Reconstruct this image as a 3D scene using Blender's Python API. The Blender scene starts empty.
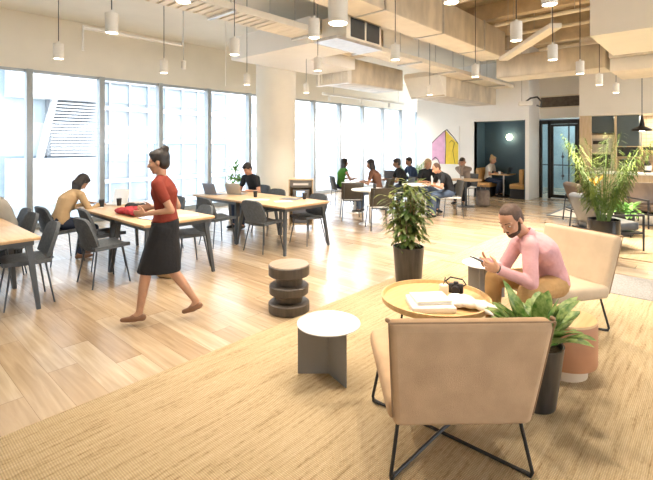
import bpy, bmesh, math, random
from mathutils import Vector, Matrix, Quaternion, noise
V = Vector
R = math.radians
random.seed(7)
SC = bpy.context.scene
COL = SC.collection
TS = bpy.data.scenes.new('workbench')
# camera frame: x along the window wall, y towards the windows
TH = R(42.1); CT, ST = math.cos(TH), math.sin(TH); HC = 1.68; FPX = 435.3
def W(r, d, z=0.0):                # right / depth from the standpoint -> room coordinates
    return V((d*CT + r*ST, d*ST - r*CT, z))

# ------------------------------------------------------------------ materials
def mat(name, col, rough=.6, metal=0.0, var=0.0, scale=8.0, bump=0.0, bscale=60.0, emit=None, estr=0.0, spec=.5, stretch=(1,1,1), col2=None, coat=0.0, transl=0.0):
    m = bpy.data.materials.new(name); m.use_nodes = True
    nt = m.node_tree; N = nt.nodes; L = nt.links
    b = N['Principled BSDF']
    b.inputs['Base Color'].default_value = (*col, 1)
    b.inputs['Roughness'].default_value = rough
    b.inputs['Metallic'].default_value = metal
    b.inputs['Specular IOR Level'].default_value = spec
    b.inputs['Coat Weight'].default_value = coat
    if emit:
        b.inputs['Emission Color'].default_value = (*emit, 1); b.inputs['Emission Strength'].default_value = estr
    tc = N.new('ShaderNodeTexCoord'); mp = N.new('ShaderNodeMapping'); mp.inputs['Scale'].default_value = stretch
    L.new(tc.outputs['Object'], mp.inputs['Vector'])
    n = N.new('ShaderNodeTexNoise'); n.inputs['Scale'].default_value = scale; n.inputs['Detail'].default_value = 5
    L.new(mp.outputs['Vector'], n.inputs['Vector'])
    rp = N.new('ShaderNodeValToRGB')
    c2 = col2 if col2 else tuple(max(0, c*(1-var)) for c in col)
    c1 = col if col2 else tuple(min(1, c*(1+var*.5)) for c in col)
    rp.color_ramp.elements[0].position = .35; rp.color_ramp.elements[1].position = .65
    rp.color_ramp.elements[0].color = (*c2, 1); rp.color_ramp.elements[1].color = (*c1, 1)
    L.new(n.outputs['Fac'], rp.inputs['Fac']); L.new(rp.outputs['Color'], b.inputs['Base Color'])
    if bump:
        n2 = N.new('ShaderNodeTexNoise'); n2.inputs['Scale'].default_value = bscale; n2.inputs['Detail'].default_value = 3
        L.new(mp.outputs['Vector'], n2.inputs['Vector'])
        bp = N.new('ShaderNodeBump'); bp.inputs['Strength'].default_value = bump; bp.inputs['Distance'].default_value = .01
        L.new(n2.outputs['Fac'], bp.inputs['Height']); L.new(bp.outputs['Normal'], b.inputs['Normal'])
    if transl:
        t = N.new('ShaderNodeBsdfTranslucent'); L.new(rp.outputs['Color'], t.inputs['Color'])
        mx = N.new('ShaderNodeMixShader'); mx.inputs[0].default_value = transl
        L.new(b.outputs[0], mx.inputs[1]); L.new(t.outputs[0], mx.inputs[2]); L.new(mx.outputs[0], N['Material Output'].inputs[0])
    return m

def wood_mat(name, c1, c2, axis='x', rough=.45, spec=.5):
    st = {'x': (1.2, 14, 14), 'y': (14, 1.2, 14), 'z': (14, 14, 1.2)}[axis]
    return mat(name, c1, rough, scale=2.2, stretch=st, col2=c2, bump=.05, bscale=6, spec=spec)

def glass_mat(name, tint=(1, 1, 1), refl=.08, rough=.0):
    m = bpy.data.materials.new(name); m.use_nodes = True
    nt = m.node_tree; N = nt.nodes; N.clear()
    o = N.new('ShaderNodeOutputMaterial'); t = N.new('ShaderNodeBsdfTransparent'); g = N.new('ShaderNodeBsdfGlossy')
    t.inputs[0].default_value = (*tint, 1); g.inputs['Roughness'].default_value = rough
    f0 = N.new('ShaderNodeLayerWeight'); f1 = N.new('ShaderNodeMath'); f1.operation = 'POWER'; f1.inputs[1].default_value = 5
    f = N.new('ShaderNodeMath'); f.operation = 'MULTIPLY_ADD'; f.inputs[1].default_value = .7; f.inputs[2].default_value = .03
    nt.links.new(f0.outputs['Facing'], f1.inputs[0]); nt.links.new(f1.outputs[0], f.inputs[0])
    mx = N.new('ShaderNodeMixShader')
    nt.links.new(f.outputs[0], mx.inputs[0]); nt.links.new(t.outputs[0], mx.inputs[1]); nt.links.new(g.outputs[0], mx.inputs[2])
    nt.links.new(mx.outputs[0], o.inputs[0])
    return m

def floor_mat():
    m = bpy.data.materials.new('oak_floorboards'); m.use_nodes = True
    nt = m.node_tree; N = nt.nodes; L = nt.links; b = N['Principled BSDF']
    g = N.new('ShaderNodeNewGeometry'); s = N.new('ShaderNodeSeparateXYZ'); L.new(g.outputs['Position'], s.inputs[0])
    def mth(op, a, bb=None):
        n = N.new('ShaderNodeMath'); n.operation = op
        for i, v in enumerate((a, bb)):
            if v is None: continue
            if isinstance(v, (int, float)): n.inputs[i].default_value = v
            else: L.new(v, n.inputs[i])
        return n.outputs[0]
    xr = mth('DIVIDE', s.outputs['X'], .20); row = mth('FLOOR', xr)
    wn = N.new('ShaderNodeTexWhiteNoise'); wn.noise_dimensions = '1D'; L.new(row, wn.inputs['W'])
    yy = mth('DIVIDE', mth('ADD', s.outputs['Y'], mth('MULTIPLY', wn.outputs['Value'], 7.0)), 1.5); cell = mth('FLOOR', yy)
    cb = N.new('ShaderNodeCombineXYZ'); L.new(row, cb.inputs[0]); L.new(cell, cb.inputs[1])
    w2 = N.new('ShaderNodeTexWhiteNoise'); w2.noise_dimensions = '3D'; L.new(cb.outputs[0], w2.inputs['Vector'])
    rp = N.new('ShaderNodeValToRGB'); cr = rp.color_ramp
    cr.elements[0].position = 0; cr.elements[0].color = (.43, .31, .195, 1)
    cr.elements[1].position = 1; cr.elements[1].color = (.64, .52, .37, 1)
    for p, c in ((.25, (.50, .37, .235, 1)), (.55, (.55, .42, .275, 1)), (.8, (.58, .46, .32, 1))):
        e = cr.elements.new(p); e.color = c
    L.new(w2.outputs['Value'], rp.inputs['Fac'])
    # grain, shifted per board
    cb2 = N.new('ShaderNodeCombineXYZ'); L.new(mth('MULTIPLY', s.outputs['X'], 26), cb2.inputs[0]); L.new(mth('MULTIPLY', s.outputs['Y'], 1.6), cb2.inputs[1]); L.new(mth('MULTIPLY', w2.outputs['Value'], 40), cb2.inputs[2])
    n = N.new('ShaderNodeTexNoise'); n.inputs['Scale'].default_value = 1; n.inputs['Detail'].default_value = 6; n.inputs['Distortion'].default_value = .6
    L.new(cb2.outputs[0], n.inputs['Vector'])
    r2 = N.new('ShaderNodeValToRGB'); r2.color_ramp.elements[0].position = .3; r2.color_ramp.elements[1].position = .7
    r2.color_ramp.elements[0].color = (.72, .68, .63, 1); r2.color_ramp.elements[1].color = (1.0, 1.0, 1.0, 1)
    L.new(n.outputs['Fac'], r2.inputs['Fac'])
    mx = N.new('ShaderNodeMixRGB'); mx.blend_type = 'MULTIPLY'; mx.inputs[0].default_value = 1
    L.new(rp.outputs[0], mx.inputs[1]); L.new(r2.outputs[0], mx.inputs[2])
    fx = mth('FRACT', xr); fy = mth('FRACT', yy)
    gx = mth('LESS_THAN', fx, .015); gy = mth('LESS_THAN', fy, .004); gap = mth('MAXIMUM', gx, gy)
    m2 = N.new('ShaderNodeMixRGB'); L.new(mth('MULTIPLY', gap, .6), m2.inputs[0]); L.new(mx.outputs[0], m2.inputs[1]); m2.inputs[2].default_value = (.16, .09, .045, 1)
    L.new(m2.outputs[0], b.inputs['Base Color'])
    b.inputs['Specular IOR Level'].default_value = .75; b.inputs['Coat Weight'].default_value = .35; b.inputs['Coat Roughness'].default_value = .22
    L.new(mth('ADD', mth('MULTIPLY', n.outputs['Fac'], .10), .19), b.inputs['Roughness'])
    bp = N.new('ShaderNodeBump'); bp.inputs['Strength'].default_value = .15; bp.inputs['Distance'].default_value = .002
    L.new(mth('SUBTRACT', n.outputs['Fac'], gap), bp.inputs['Height']); L.new(bp.outputs[0], b.inputs['Normal'])
    return m

def rug_mat(name, base, dark, light, fine=.012):
    m = bpy.data.materials.new(name); m.use_nodes = True
    nt = m.node_tree; N = nt.nodes; L = nt.links; b = N['Principled BSDF']
    g = N.new('ShaderNodeNewGeometry')
    def ns(scale, detail):
        mp = N.new('ShaderNodeMapping'); mp.inputs['Scale'].default_value = scale; L.new(g.outputs['Position'], mp.inputs[0])
        n = N.new('ShaderNodeTexNoise'); n.inputs['Scale'].default_value = 1; n.inputs['Detail'].default_value = detail; L.new(mp.outputs[0], n.inputs['Vector']); return n.outputs['Fac']
    def wv(direction, scale, dist):
        n = N.new('ShaderNodeTexWave'); n.wave_type = 'BANDS'; n.bands_direction = direction; n.inputs['Scale'].default_value = scale
        n.inputs['Distortion'].default_value = dist; n.inputs['Detail'].default_value = 2; L.new(g.outputs['Position'], n.inputs['Vector']); return n.outputs['Fac']
    st0 = ns((2.6, 44, 1), 6); st1 = ns((30, 60, 1), 3)
    stm = N.new('ShaderNodeMixRGB'); stm.inputs[0].default_value = .35; L.new(st0, stm.inputs[1]); L.new(st1, stm.inputs[2]); st = stm.outputs[0]
    rp = N.new('ShaderNodeValToRGB'); cr = rp.color_ramp
    cr.elements[0].position = .30; cr.elements[0].color = (*dark, 1); cr.elements[1].position = .68; cr.elements[1].color = (*light, 1)
    e = cr.elements.new(.45); e.color = (*base, 1)
    L.new(st, rp.inputs['Fac'])
    rx = wv('X', .314/fine, .8); ry = wv('Y', .314/(fine*.8), .8)
    ad = N.new('ShaderNodeMath'); ad.operation = 'MULTIPLY'; L.new(rx, ad.inputs[0]); L.new(ry, ad.inputs[1])
    mr = N.new('ShaderNodeMapRange'); mr.inputs['To Min'].default_value = .68; mr.inputs['To Max'].default_value = 1.12; L.new(ad.outputs[0], mr.inputs['Value'])
    mx = N.new('ShaderNodeMixRGB'); mx.blend_type = 'MULTIPLY'; mx.inputs[0].default_value = 1; L.new(rp.outputs[0], mx.inputs[1]); L.new(mr.outputs[0], mx.inputs[2])
    L.new(mx.outputs[0], b.inputs['Base Color']); b.inputs['Roughness'].default_value = .95; b.inputs['Specular IOR Level'].default_value = .1
    bp = N.new('ShaderNodeBump'); bp.inputs['Strength'].default_value = .6; bp.inputs['Distance'].default_value = .006
    L.new(ad.outputs[0], bp.inputs['Height']); L.new(bp.outputs[0], b.inputs['Normal'])
    return m

def grid_mat(name, tile, grout, sx=.1, sz=.1, rough=.3):
    m = bpy.data.materials.new(name); m.use_nodes = True
    nt = m.node_tree; N = nt.nodes; L = nt.links; b = N['Principled BSDF']
    g = N.new('ShaderNodeNewGeometry'); s = N.new('ShaderNodeSeparateXYZ'); c = N.new('ShaderNodeCombineXYZ')
    L.new(g.outputs['Position'], s.inputs[0]); L.new(s.outputs['Y'], c.inputs[0]); L.new(s.outputs['Z'], c.inputs[1])
    t = N.new('ShaderNodeTexBrick'); t.offset = 0; t.inputs['Scale'].default_value = 1; t.inputs['Brick Width'].default_value = sx; t.inputs['Row Height'].default_value = sz
    t.inputs['Mortar Size'].default_value = .006; t.inputs['Color1'].default_value = (*tile, 1); t.inputs['Color2'].default_value = (*[x*.92 for x in tile], 1); t.inputs['Mortar'].default_value = (*grout, 1)
    L.new(c.outputs[0], t.inputs['Vector']); L.new(t.outputs['Color'], b.inputs['Base Color']); b.inputs['Roughness'].default_value = rough
    return m

K = {}
K['floor'] = floor_mat()
K['jute'] = rug_mat('jute_weave', (.59, .45, .265), (.34, .23, .115), (.71, .56, .36))
K['jute2'] = rug_mat('jute_weave_pale', (.62, .47, .28), (.52, .37, .20), (.70, .56, .37))
K['greycarpet'] = mat('grey_carpet', (.30, .29, .28), .95, var=.25, scale=60, bump=.5, bscale=300, spec=.1)
K['palerug'] = mat('pale_rug', (.66, .62, .55), .95, var=.1, scale=40, bump=.4, bscale=300, spec=.1)
K['cream'] = mat('cream_paint', (.84, .79, .68), .7, var=.03, scale=2)
K['white'] = mat('white_paint', (.91, .90, .865), .65, var=.02, scale=2)
K['whitemetal'] = mat('white_metal', (.82, .79, .72), .35, var=.02)
K['slab'] = mat('tan_concrete_deck', (.56, .43, .26), .85, var=.35, scale=3, bump=.2, bscale=20)
K['beam'] = mat('tan_beam', (.66, .54, .37), .8, var=.2, scale=3)
K['galv'] = mat('galvanised_duct', (.68, .60, .47), .42, metal=.25, var=.22, scale=3.5, stretch=(1, 1, .4))
K['galvlight'] = mat('pale_duct', (.84, .77, .64), .5, metal=.1, var=.06, scale=4)
K['steel'] = mat('brushed_steel', (.62, .60, .56), .35, metal=.8, var=.1, scale=10)
K['mullion'] = mat('aluminium_mullion', (.46, .49, .51), .4, metal=.4, var=.05)
K['blackmetal'] = mat('black_metal', (.025, .024, .024), .45, metal=.3, var=.1)
K['darkmetal'] = mat('dark_grey_metal', (.07, .075, .08), .4, metal=.4, var=.1)
K['oak'] = wood_mat('light_oak_top', (.70, .50, .30), (.60, .41, .23), 'y', .4)
K['oakx'] = wood_mat('warm_oak', (.66, .44, .21), (.56, .35, .15), 'x', .4)
K['oakpale'] = wood_mat('pale_oak_panel', (.66, .50, .32), (.58, .42, .25), 'z', .5)
K['oakedge'] = wood_mat('oak_edge', (.50, .31, .15), (.40, .24, .11), 'x', .5)
K['chairfab'] = mat('charcoal_upholstery', (.085, .095, .105), .75, var=.2, scale=30, bump=.25, bscale=250)
K['chairfab2'] = mat('slate_upholstery', (.12, .125, .13), .7, var=.2, scale=30, bump=.25, bscale=250)
K['olive'] = mat('olive_brown_back', (.055, .048, .036), .55, var=.15, scale=20)
K['whiteplastic'] = mat('white_plastic', (.83, .83, .82), .35, var=.02)
K['linen'] = mat('tan_linen', (.56, .385, .24), .85, var=.10, scale=7, bump=.25, bscale=260, spec=.2)
K['linenpale'] = mat('pale_linen', (.54, .43, .305), .85, var=.07, scale=7, bump=.25, bscale=260, spec=.2)
K['piping'] = mat('brown_piping', (.33, .215, .125), .8, var=.1)
K['greytable'] = mat('grey_powder_coat', (.22, .205, .19), .5, var=.06, scale=4)
K['tabletopwhite'] = mat('pale_grey_top', (.66, .66, .68), .25, var=.03)
K['dkwood'] = wood_mat('grey_brown_turned_wood', (.085, .066, .052), (.055, .044, .036), 'z', .4)
K['dktop'] = wood_mat('dark_oak_disc_top', (.36, .28, .21), (.30, .23, .17), 'x', .3)
K['pot'] = mat('black_brown_pot', (.045, .038, .034), .3, var=.35, scale=5, stretch=(6, 6, .5))
K['potgloss'] = mat('glossy_black_bowl', (.02, .019, .018), .12, var=.1)
K['soil'] = mat('potting_soil', (.07, .045, .03), .95, var=.4, scale=40, bump=.6, bscale=80)
K['terracotta'] = mat('terracotta_side', (.43, .20, .10), .5, var=.12, scale=4)
K['ottomanbase'] = mat('pale_plinth', (.58, .46, .33), .5, var=.05)
K['bark'] = mat('bark', (.20, .13, .07), .9, var=.4, scale=30)
K['leafgreen'] = mat('ficus_leaf', (.05, .11, .025), .42, col2=(.20, .22, .05), scale=7, transl=.25)
K['leafdief'] = mat('dieffenbachia_leaf', (.07, .17, .03), .38, col2=(.33, .42, .14), scale=26, transl=.25)
K['leafpalm'] = mat('palm_leaf', (.075, .135, .03), .65, col2=(.19, .24, .05), scale=5, transl=.15, spec=.25)
K['palmstalk'] = mat('palm_stalk', (.12, .19, .045), .6, var=.2)
K['leafyellow'] = mat('yellow_leaf', (.62, .38, .05), .5, var=.2, transl=.3)
K['leaffresh'] = mat('fresh_green_leaf', (.12, .32, .06), .45, col2=(.25, .46, .12), scale=8, transl=.3)
K['teal'] = mat('dark_teal_paint', (.055, .105, .145), .55, var=.08, scale=2)
K['slate'] = mat('slate_cabinet_front', (.085, .115, .125), .5, var=.05)
K['tanleather'] = mat('tan_leather', (.48, .27, .09), .5, var=.1, scale=6)
K['greyleather'] = mat('grey_leather', (.10, .105, .11), .35, var=.15, scale=6)
K['brownleather'] = mat('brown_leather', (.11, .075, .05), .4, var=.2, scale=6)
K['glass'] = glass_mat('window_glass')
K['doorglass'] = glass_mat('door_glass', (.92, .97, .98))
K['lens'] = mat('lamp_lens', (1, .9, .7), .3, emit=(1, .86, .62), estr=14)
K['sconce'] = mat('sconce_glow', (1, .9, .7), .3, emit=(1, .86, .55), estr=16)
K['paper'] = mat('paper', (.82, .81, .78), .8, var=.03)
K['blackplastic'] = mat('black_plastic', (.02, .02, .022), .4, var=.1)
K['greyplastic'] = mat('grey_laptop', (.22, .235, .28), .4, metal=.3, var=.05)
K['silver'] = mat('silver_laptop', (.5, .5, .5), .35, metal=.5, var=.05)
K['screen'] = mat('screen_glow', (.4, .5, .6), .2, emit=(.45, .6, .8), estr=1.2)
K['red'] = mat('red_wool', (.42, .035, .045), .9, var=.35, scale=25, bump=.6, bscale=60)
K['blackcloth'] = mat('black_cloth', (.018, .018, .02), .9, var=.3, scale=20, bump=.5, bscale=60)
K['whitecloth'] = mat('white_cloth', (.82, .78, .72), .9, var=.05, scale=10, bump=.5, bscale=40)
K['pinkpaint'] = mat('pink_paint', (.72, .42, .62), .6, var=.1, scale=5)
K['yellowpaint'] = mat('yellow_paint', (.80, .60, .05), .6, var=.12, scale=5)
K['corridor'] = mat('corridor_paint', (.42, .50, .53), .6, var=.15, scale=1.5)
K['transom'] = mat('transom_mesh', (.13, .105, .08), .6, var=.3, scale=10)
K['tile'] = grid_mat('beige_tile', (.64, .50, .34), (.36, .26, .16), .11, .11)
K['darkglass'] = mat('dark_glass', (.03, .03, .03), .1, var=.1)
K['bookcream'] = mat('cream_cover', (.78, .70, .55), .6, var=.08, scale=12)
K['tote'] = mat('tan_tote', (.36, .24, .13), .8, var=.15, scale=12)
K['backpack'] = mat('taupe_canvas', (.20, .165, .14), .85, var=.2, scale=15)
# outside
K['bwhite'] = mat('white_cladding', (.50, .51, .52), .6, var=.03)
K['bglass'] = mat('blue_facade_glass', (.16, .215, .25), .25, var=.45, scale=.5, col2=(.28, .34, .37), stretch=(1, 1, .5))
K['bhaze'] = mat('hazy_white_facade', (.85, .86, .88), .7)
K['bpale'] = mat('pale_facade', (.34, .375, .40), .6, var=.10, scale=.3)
K['blouver'] = mat('grey_louvre', (.15, .17, .19), .6, var=.1)
K['street'] = mat('street', (.32, .32, .32), .9, var=.2)

def skin_mat(name, c):
    m = mat(name, c, .55, var=.08, scale=14)
    b = m.node_tree.nodes['Principled BSDF']
    b.inputs['Subsurface Weight'].default_value = .12; b.inputs['Subsurface Radius'].default_value = (.02, .008, .004); b.inputs['Subsurface Scale'].default_value = .5
    return m
K['skinlight'] = skin_mat('fair_skin', (.54, .29, .185))
K['skinmid'] = skin_mat('medium_skin', (.43, .235, .145))
K['skinbrown'] = skin_mat('brown_skin', (.30, .16, .095))
def cloth(name, c, var=.1): K[name] = mat(name, c, .85, var=var, scale=6, bump=.35, bscale=40, spec=.2)
cloth('pink_shirt', (.66, .37, .385)); cloth('khaki', (.44, .27, .115)); cloth('beige_knit', (.52, .36, .20)); cloth('black_tee', (.022, .024, .028), .3)
cloth('navy_trousers', (.03, .04, .07)); cloth('green_top', (.09, .28, .05)); cloth('brown_top', (.15, .075, .05)); cloth('navy_top', (.03, .05, .10))
cloth('taupe_shirt', (.36, .29, .24)); cloth('white_top', (.72, .68, .62)); cloth('rust_top', (.20, .035, .022)); cloth('black_skirt', (.02, .02, .022)); cloth('denim', (.07, .10, .16)); cloth('grey_shirt', (.42, .39, .33))
K['hairdark'] = mat('dark_hair', (.018, .012, .010), .45, var=.4, scale=10, stretch=(6, 6, 1), bump=.4, bscale=30)
K['hairbrown'] = mat('brown_hair', (.085, .045, .028), .6, var=.3, scale=60, bump=.5, bscale=200)
K['hairblond'] = mat('blond_hair', (.50, .33, .15), .5, var=.3, scale=10, stretch=(6, 6, 1), bump=.4, bscale=30)
K['shoetan'] = mat('tan_leather_shoe', (.22, .11, .06), .45, var=.1)
K['shoeblack'] = mat('black_shoe', (.02, .02, .02), .5, var=.1)
K['eyewhite'] = mat('eye', (.75, .72, .68), .2, var=.02)
K['iris'] = mat('iris', (.03, .02, .015), .2)
K['lip'] = mat('lips', (.42, .17, .13), .5)

# ------------------------------------------------------------------ mesh kit
class MB:
    def __init__(s): s.bm = bmesh.new()
    def _add(s, verts, faces):
        vs = [s.bm.verts.new(v) for v in verts]
        out = []
        for f in faces:
            try: out.append(s.bm.faces.new([vs[i] for i in f]))
            except ValueError: pass
        return vs, out
    def box(s, c, size, rot=None, bev=0.0, seg=2):
        x, y, z = [a/2 for a in size]; c = V(c)
        pts = [V((sx*x, sy*y, sz*z)) for sx in (-1, 1) for sy in (-1, 1) for sz in (-1, 1)]
        if rot is not None:
            M = rot if isinstance(rot, Matrix) else Matrix.Rotation(rot, 3, 'Z')
            pts = [M @ p for p in pts]
        vs, fs = s._add([p + c for p in pts], [(0, 1, 3, 2), (4, 6, 7, 5), (0, 4, 5, 1), (2, 3, 7, 6), (0, 2, 6, 4), (1, 5, 7, 3)])
        if bev > 0:
            es = list({e for f in fs for e in f.edges})
            bmesh.ops.bevel(s.bm, geom=es, offset=bev, segments=seg, profile=.5, affect='EDGES')
        return s
    def bx(s, x0, x1, y0, y1, z0, z1, bev=0.0, seg=2):
        return s.box(((x0+x1)/2, (y0+y1)/2, (z0+z1)/2), (abs(x1-x0), abs(y1-y0), abs(z1-z0)), None, bev, seg)
    def loft(s, rings, cap=True, closed=False):
        n = len(rings[0]); allv = [[s.bm.verts.new(p) for p in r] for r in rings]
        m = len(rings)
        for i in range(m if closed else m-1):
            a, b = allv[i], allv[(i+1) % m]
            for k in range(n):
                try: s.bm.faces.new((a[k], a[(k+1) % n], b[(k+1) % n], b[k]))
                except ValueError: pass
        if cap and not closed:
            s.bm.faces.new(allv[0][::-1]); s.bm.faces.new(allv[-1])
        return s
    def ring(s, c, ax, ay, rx, ry, n=12):
        return [c + ax*(rx*math.cos(2*math.pi*k/n)) + ay*(ry*math.sin(2*math.pi*k/n)) for k in range(n)]
    def cyl(s, p0, p1, r0, r1=None, n=14):
        p0, p1 = V(p0), V(p1); r1 = r0 if r1 is None else r1
        d = (p1-p0).normalized(); a = d.orthogonal().normalized(); b = d.cross(a)
        return s.loft([s.ring(p0, a, b, r0, r0, n), s.ring(p1, a, b, r1, r1, n)])
    def cone(s, p0, r0, p1, r1, n=12, flat=1.0, side=None):   # round-ended limb
        p0, p1 = V(p0), V(p1); d = p1-p0
        d = d.normalized() if d.length > 1e-6 else V((0, 0, 1))
        a = (side - d*side.dot(d)).normalized() if side is not None else d.orthogonal().normalized()
        b = d.cross(a); rs = []
        for t in (80, 50, 22): rs.append(s.ring(p0 - d*r0*math.sin(R(t)), a, b, r0*math.cos(R(t)), r0*flat*math.cos(R(t)), n))
        rs.append(s.ring(p0, a, b, r0, r0*flat, n)); rs.append(s.ring(p1, a, b, r1, r1*flat, n))
        for t in (22, 50, 80): rs.append(s.ring(p1 + d*r1*math.sin(R(t)), a, b, r1*math.cos(R(t)), r1*flat*math.cos(R(t)), n))
        return s.loft(rs)
    def ball(s, c, rad, M=None, n=16, m=9):
        c = V(c); M = M or Matrix.Identity(3); rs = []
        for i in range(m):
            t = -math.pi/2 + math.pi*(i+.35)/(m-1+.7)
            rs.append([c + M @ V((rad[0]*math.cos(t)*math.cos(2*math.pi*k/n), rad[1]*math.cos(t)*math.sin(2*math.pi*k/n), rad[2]*math.sin(t))) for k in range(n)])
        return s.loft(rs)
    def tube(s, pts, r, n=8, closed=False):
        pts = [V(p) for p in pts]; N = len(pts); rings = []; a = None
        for i, p in enumerate(pts):
            if closed: t = (pts[(i+1) % N]-pts[i-1])
            else: t = (pts[min(i+1, N-1)]-pts[max(i-1, 0)])
            t = t.normalized()
            if a is None: a = t.orthogonal().normalized()
            a = (a - t*a.dot(t)).normalized(); b = t.cross(a)
            k = 1.0
            if 0 < i < N-1 or closed:
                d1 = (p-pts[i-1]).normalized(); k = 1/max(.6, abs(d1.dot(t)))
            rr = r[i] if isinstance(r, (list, tuple)) else r
            rings.append(s.ring(p, a, b, rr*k, rr*k, n))
        return s.loft(rings, cap=not closed, closed=closed)
    def lathe(s, prof, c=(0, 0, 0), n=32):
        c = V(c)
        rs = [[c + V((r*math.cos(2*math.pi*k/n), r*math.sin(2*math.pi*k/n), z)) for k in range(n)] for r, z in prof]
        return s.loft(rs)
    def prism(s, poly, f, t):   # poly: 2d points, f(u,v,w)->point
        a = [f(u, v, 0) for u, v in poly]; b = [f(u, v, t) for u, v in poly]
        return s.loft([a, b])
    def sheet(s, fn, nu, nv, th):
        P = [[V(fn(i/nu, j/nv)) for j in range(nv+1)] for i in range(nu+1)]
        def nrm(i, j):
            a = P[min(i+1, nu)][j]-P[max(i-1, 0)][j]; b = P[i][min(j+1, nv)]-P[i][max(j-1, 0)]
            c = a.cross(b); return c.normalized() if c.length > 1e-9 else V((0, 0, 1))
        T = [[s.bm.verts.new(P[i][j]+nrm(i, j)*th/2) for j in range(nv+1)] for i in range(nu+1)]
        B = [[s.bm.verts.new(P[i][j]-nrm(i, j)*th/2) for j in range(nv+1)] for i in range(nu+1)]
        f = s.bm.faces.new
        for i in range(nu):
            for j in range(nv):
                f((T[i][j], T[i+1][j], T[i+1][j+1], T[i][j+1])); f((B[i][j], B[i][j+1], B[i+1][j+1], B[i+1][j]))
        for i in range(nu):
            f((T[i][0], B[i][0], B[i+1][0], T[i+1][0])); f((T[i][nv], T[i+1][nv], B[i+1][nv], B[i][nv]))
        for j in range(nv):
            f((T[0][j], T[0][j+1], B[0][j+1], B[0][j])); f((T[nu][j], B[nu][j], B[nu][j+1], T[nu][j+1]))
        return s
    def leaf(s, base, d, up, ln, w, droop=.3, n=4, fold=.15):
        d = d.normalized(); side = d.cross(up)
        side = side.normalized() if side.length > 1e-4 else d.orthogonal().normalized()
        u = side.cross(d).normalized(); mids = []; L_ = []; R_ = []; p = V(base); dd = d.copy()
        for i in range(n+1):
            t = i/n; ww = w*.5*math.sin(math.pi*min(1, t*.92+.06))**.8
            if i == n: ww = w*.02
            mids.append(s.bm.verts.new(p)); L_.append(s.bm.verts.new(p + side*ww + u*ww*fold)); R_.append(s.bm.verts.new(p - side*ww + u*ww*fold))
            dd = (dd - V((0, 0, 1))*droop/n).normalized(); p = p + dd*ln/n
        for i in range(n):
            s.bm.faces.new((mids[i], mids[i+1], L_[i+1], L_[i])); s.bm.faces.new((mids[i+1], mids[i], R_[i], R_[i+1]))
        return s
    def build(s, name, m, parent=None, ang=38, loc=None, rz=0, flat=False, fix=True):
        if fix: bmesh.ops.recalc_face_normals(s.bm, faces=s.bm.faces)
        me = bpy.data.meshes.new(name); s.bm.to_mesh(me); s.bm.free()
        me.polygons.foreach_set('use_smooth', [not flat]*len(me.polygons))
        if not flat: me.set_sharp_from_angle(angle=R(ang))
        me.materials.append(K[m] if isinstance(m, str) else m)
        o = bpy.data.objects.new(name, me); COL.objects.link(o)
        if parent: o.parent = parent
        if loc is not None: o.location = loc
        o.rotation_euler.z = rz
        return o

def fuse(mb, voxel, smooth=3, wr=0.0, wscale=9.0, seed=0):
    """union of overlapping closed shapes as one continuous skin"""
    bmesh.ops.recalc_face_normals(mb.bm, faces=mb.bm.faces)
    me = bpy.data.meshes.new('tmp'); mb.bm.to_mesh(me); mb.bm.free()
    o = bpy.data.objects.new('tmp', me); TS.collection.objects.link(o)
    r = o.modifiers.new('r', 'REMESH'); r.mode = 'VOXEL'; r.voxel_size = voxel; r.use_smooth_shade = True
    sm = o.modifiers.new('s', 'SMOOTH'); sm.iterations = smooth; sm.factor = .5
    TS.view_layers[0].update(); dg = TS.view_layers[0].depsgraph
    e = o.evaluated_get(dg); out = bpy.data.meshes.new_from_object(e)
    bpy.data.objects.remove(o); bpy.data.meshes.remove(me)
    if wr:
        off = V((seed*3.1, seed*1.7, 0)); nr = [x.vector.copy() for x in out.vertex_normals]; cs = [v.co.copy() for v in out.vertices]; fl_ = []
        for c_, n_ in zip(cs, nr):
            q = c_*wscale + off
            n = noise.noise(V((q.x, q.y, q.z*.55))) + .5*noise.noise(q*2.3)
            fl_.extend(c_ + n_*(n*wr))
        out.vertices.foreach_set('co', fl_); out.update()
    out.polygons.foreach_set('use_smooth', [True]*len(out.polygons))
    return out
def meshobj(name, me, m, parent=None, loc=None):
    me.materials.clear(); me.materials.append(K[m] if isinstance(m, str) else m)
    o = bpy.data.objects.new(name, me); COL.objects.link(o)
    if parent: o.parent = parent
    if loc is not None: o.location = loc
    return o
def thing(name, label, cat, loc=(0, 0, 0), rz=0.0, group=None):
    o = bpy.data.objects.new(name, None); COL.objects.link(o); o.empty_display_size = .1
    o.location = loc; o.rotation_euler = (0, 0, rz); return tag(o, label, cat, group)
def tag(o, label, cat, group=None, kind=None):
    o['label'] = label; o['category'] = cat
    if group: o['group'] = group
    if kind: o['kind'] = kind
    return o
def struct(mb, name, m, label=None, **k):
    o = mb.build(name, m, **k); o['kind'] = 'structure'
    if label: o['label'] = label
    return o
def dup(root, loc, rz, label, group=None):
    r = root.copy(); COL.objects.link(r); r.location = loc; r.rotation_euler = (0, 0, rz); r['label'] = label
    if group: r['group'] = group
    for ch in list(root.children):
        c = ch.copy(); COL.objects.link(c); c.parent = r
        for g in list(ch.children):
            d = g.copy(); COL.objects.link(d); d.parent = c
    return r
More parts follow.
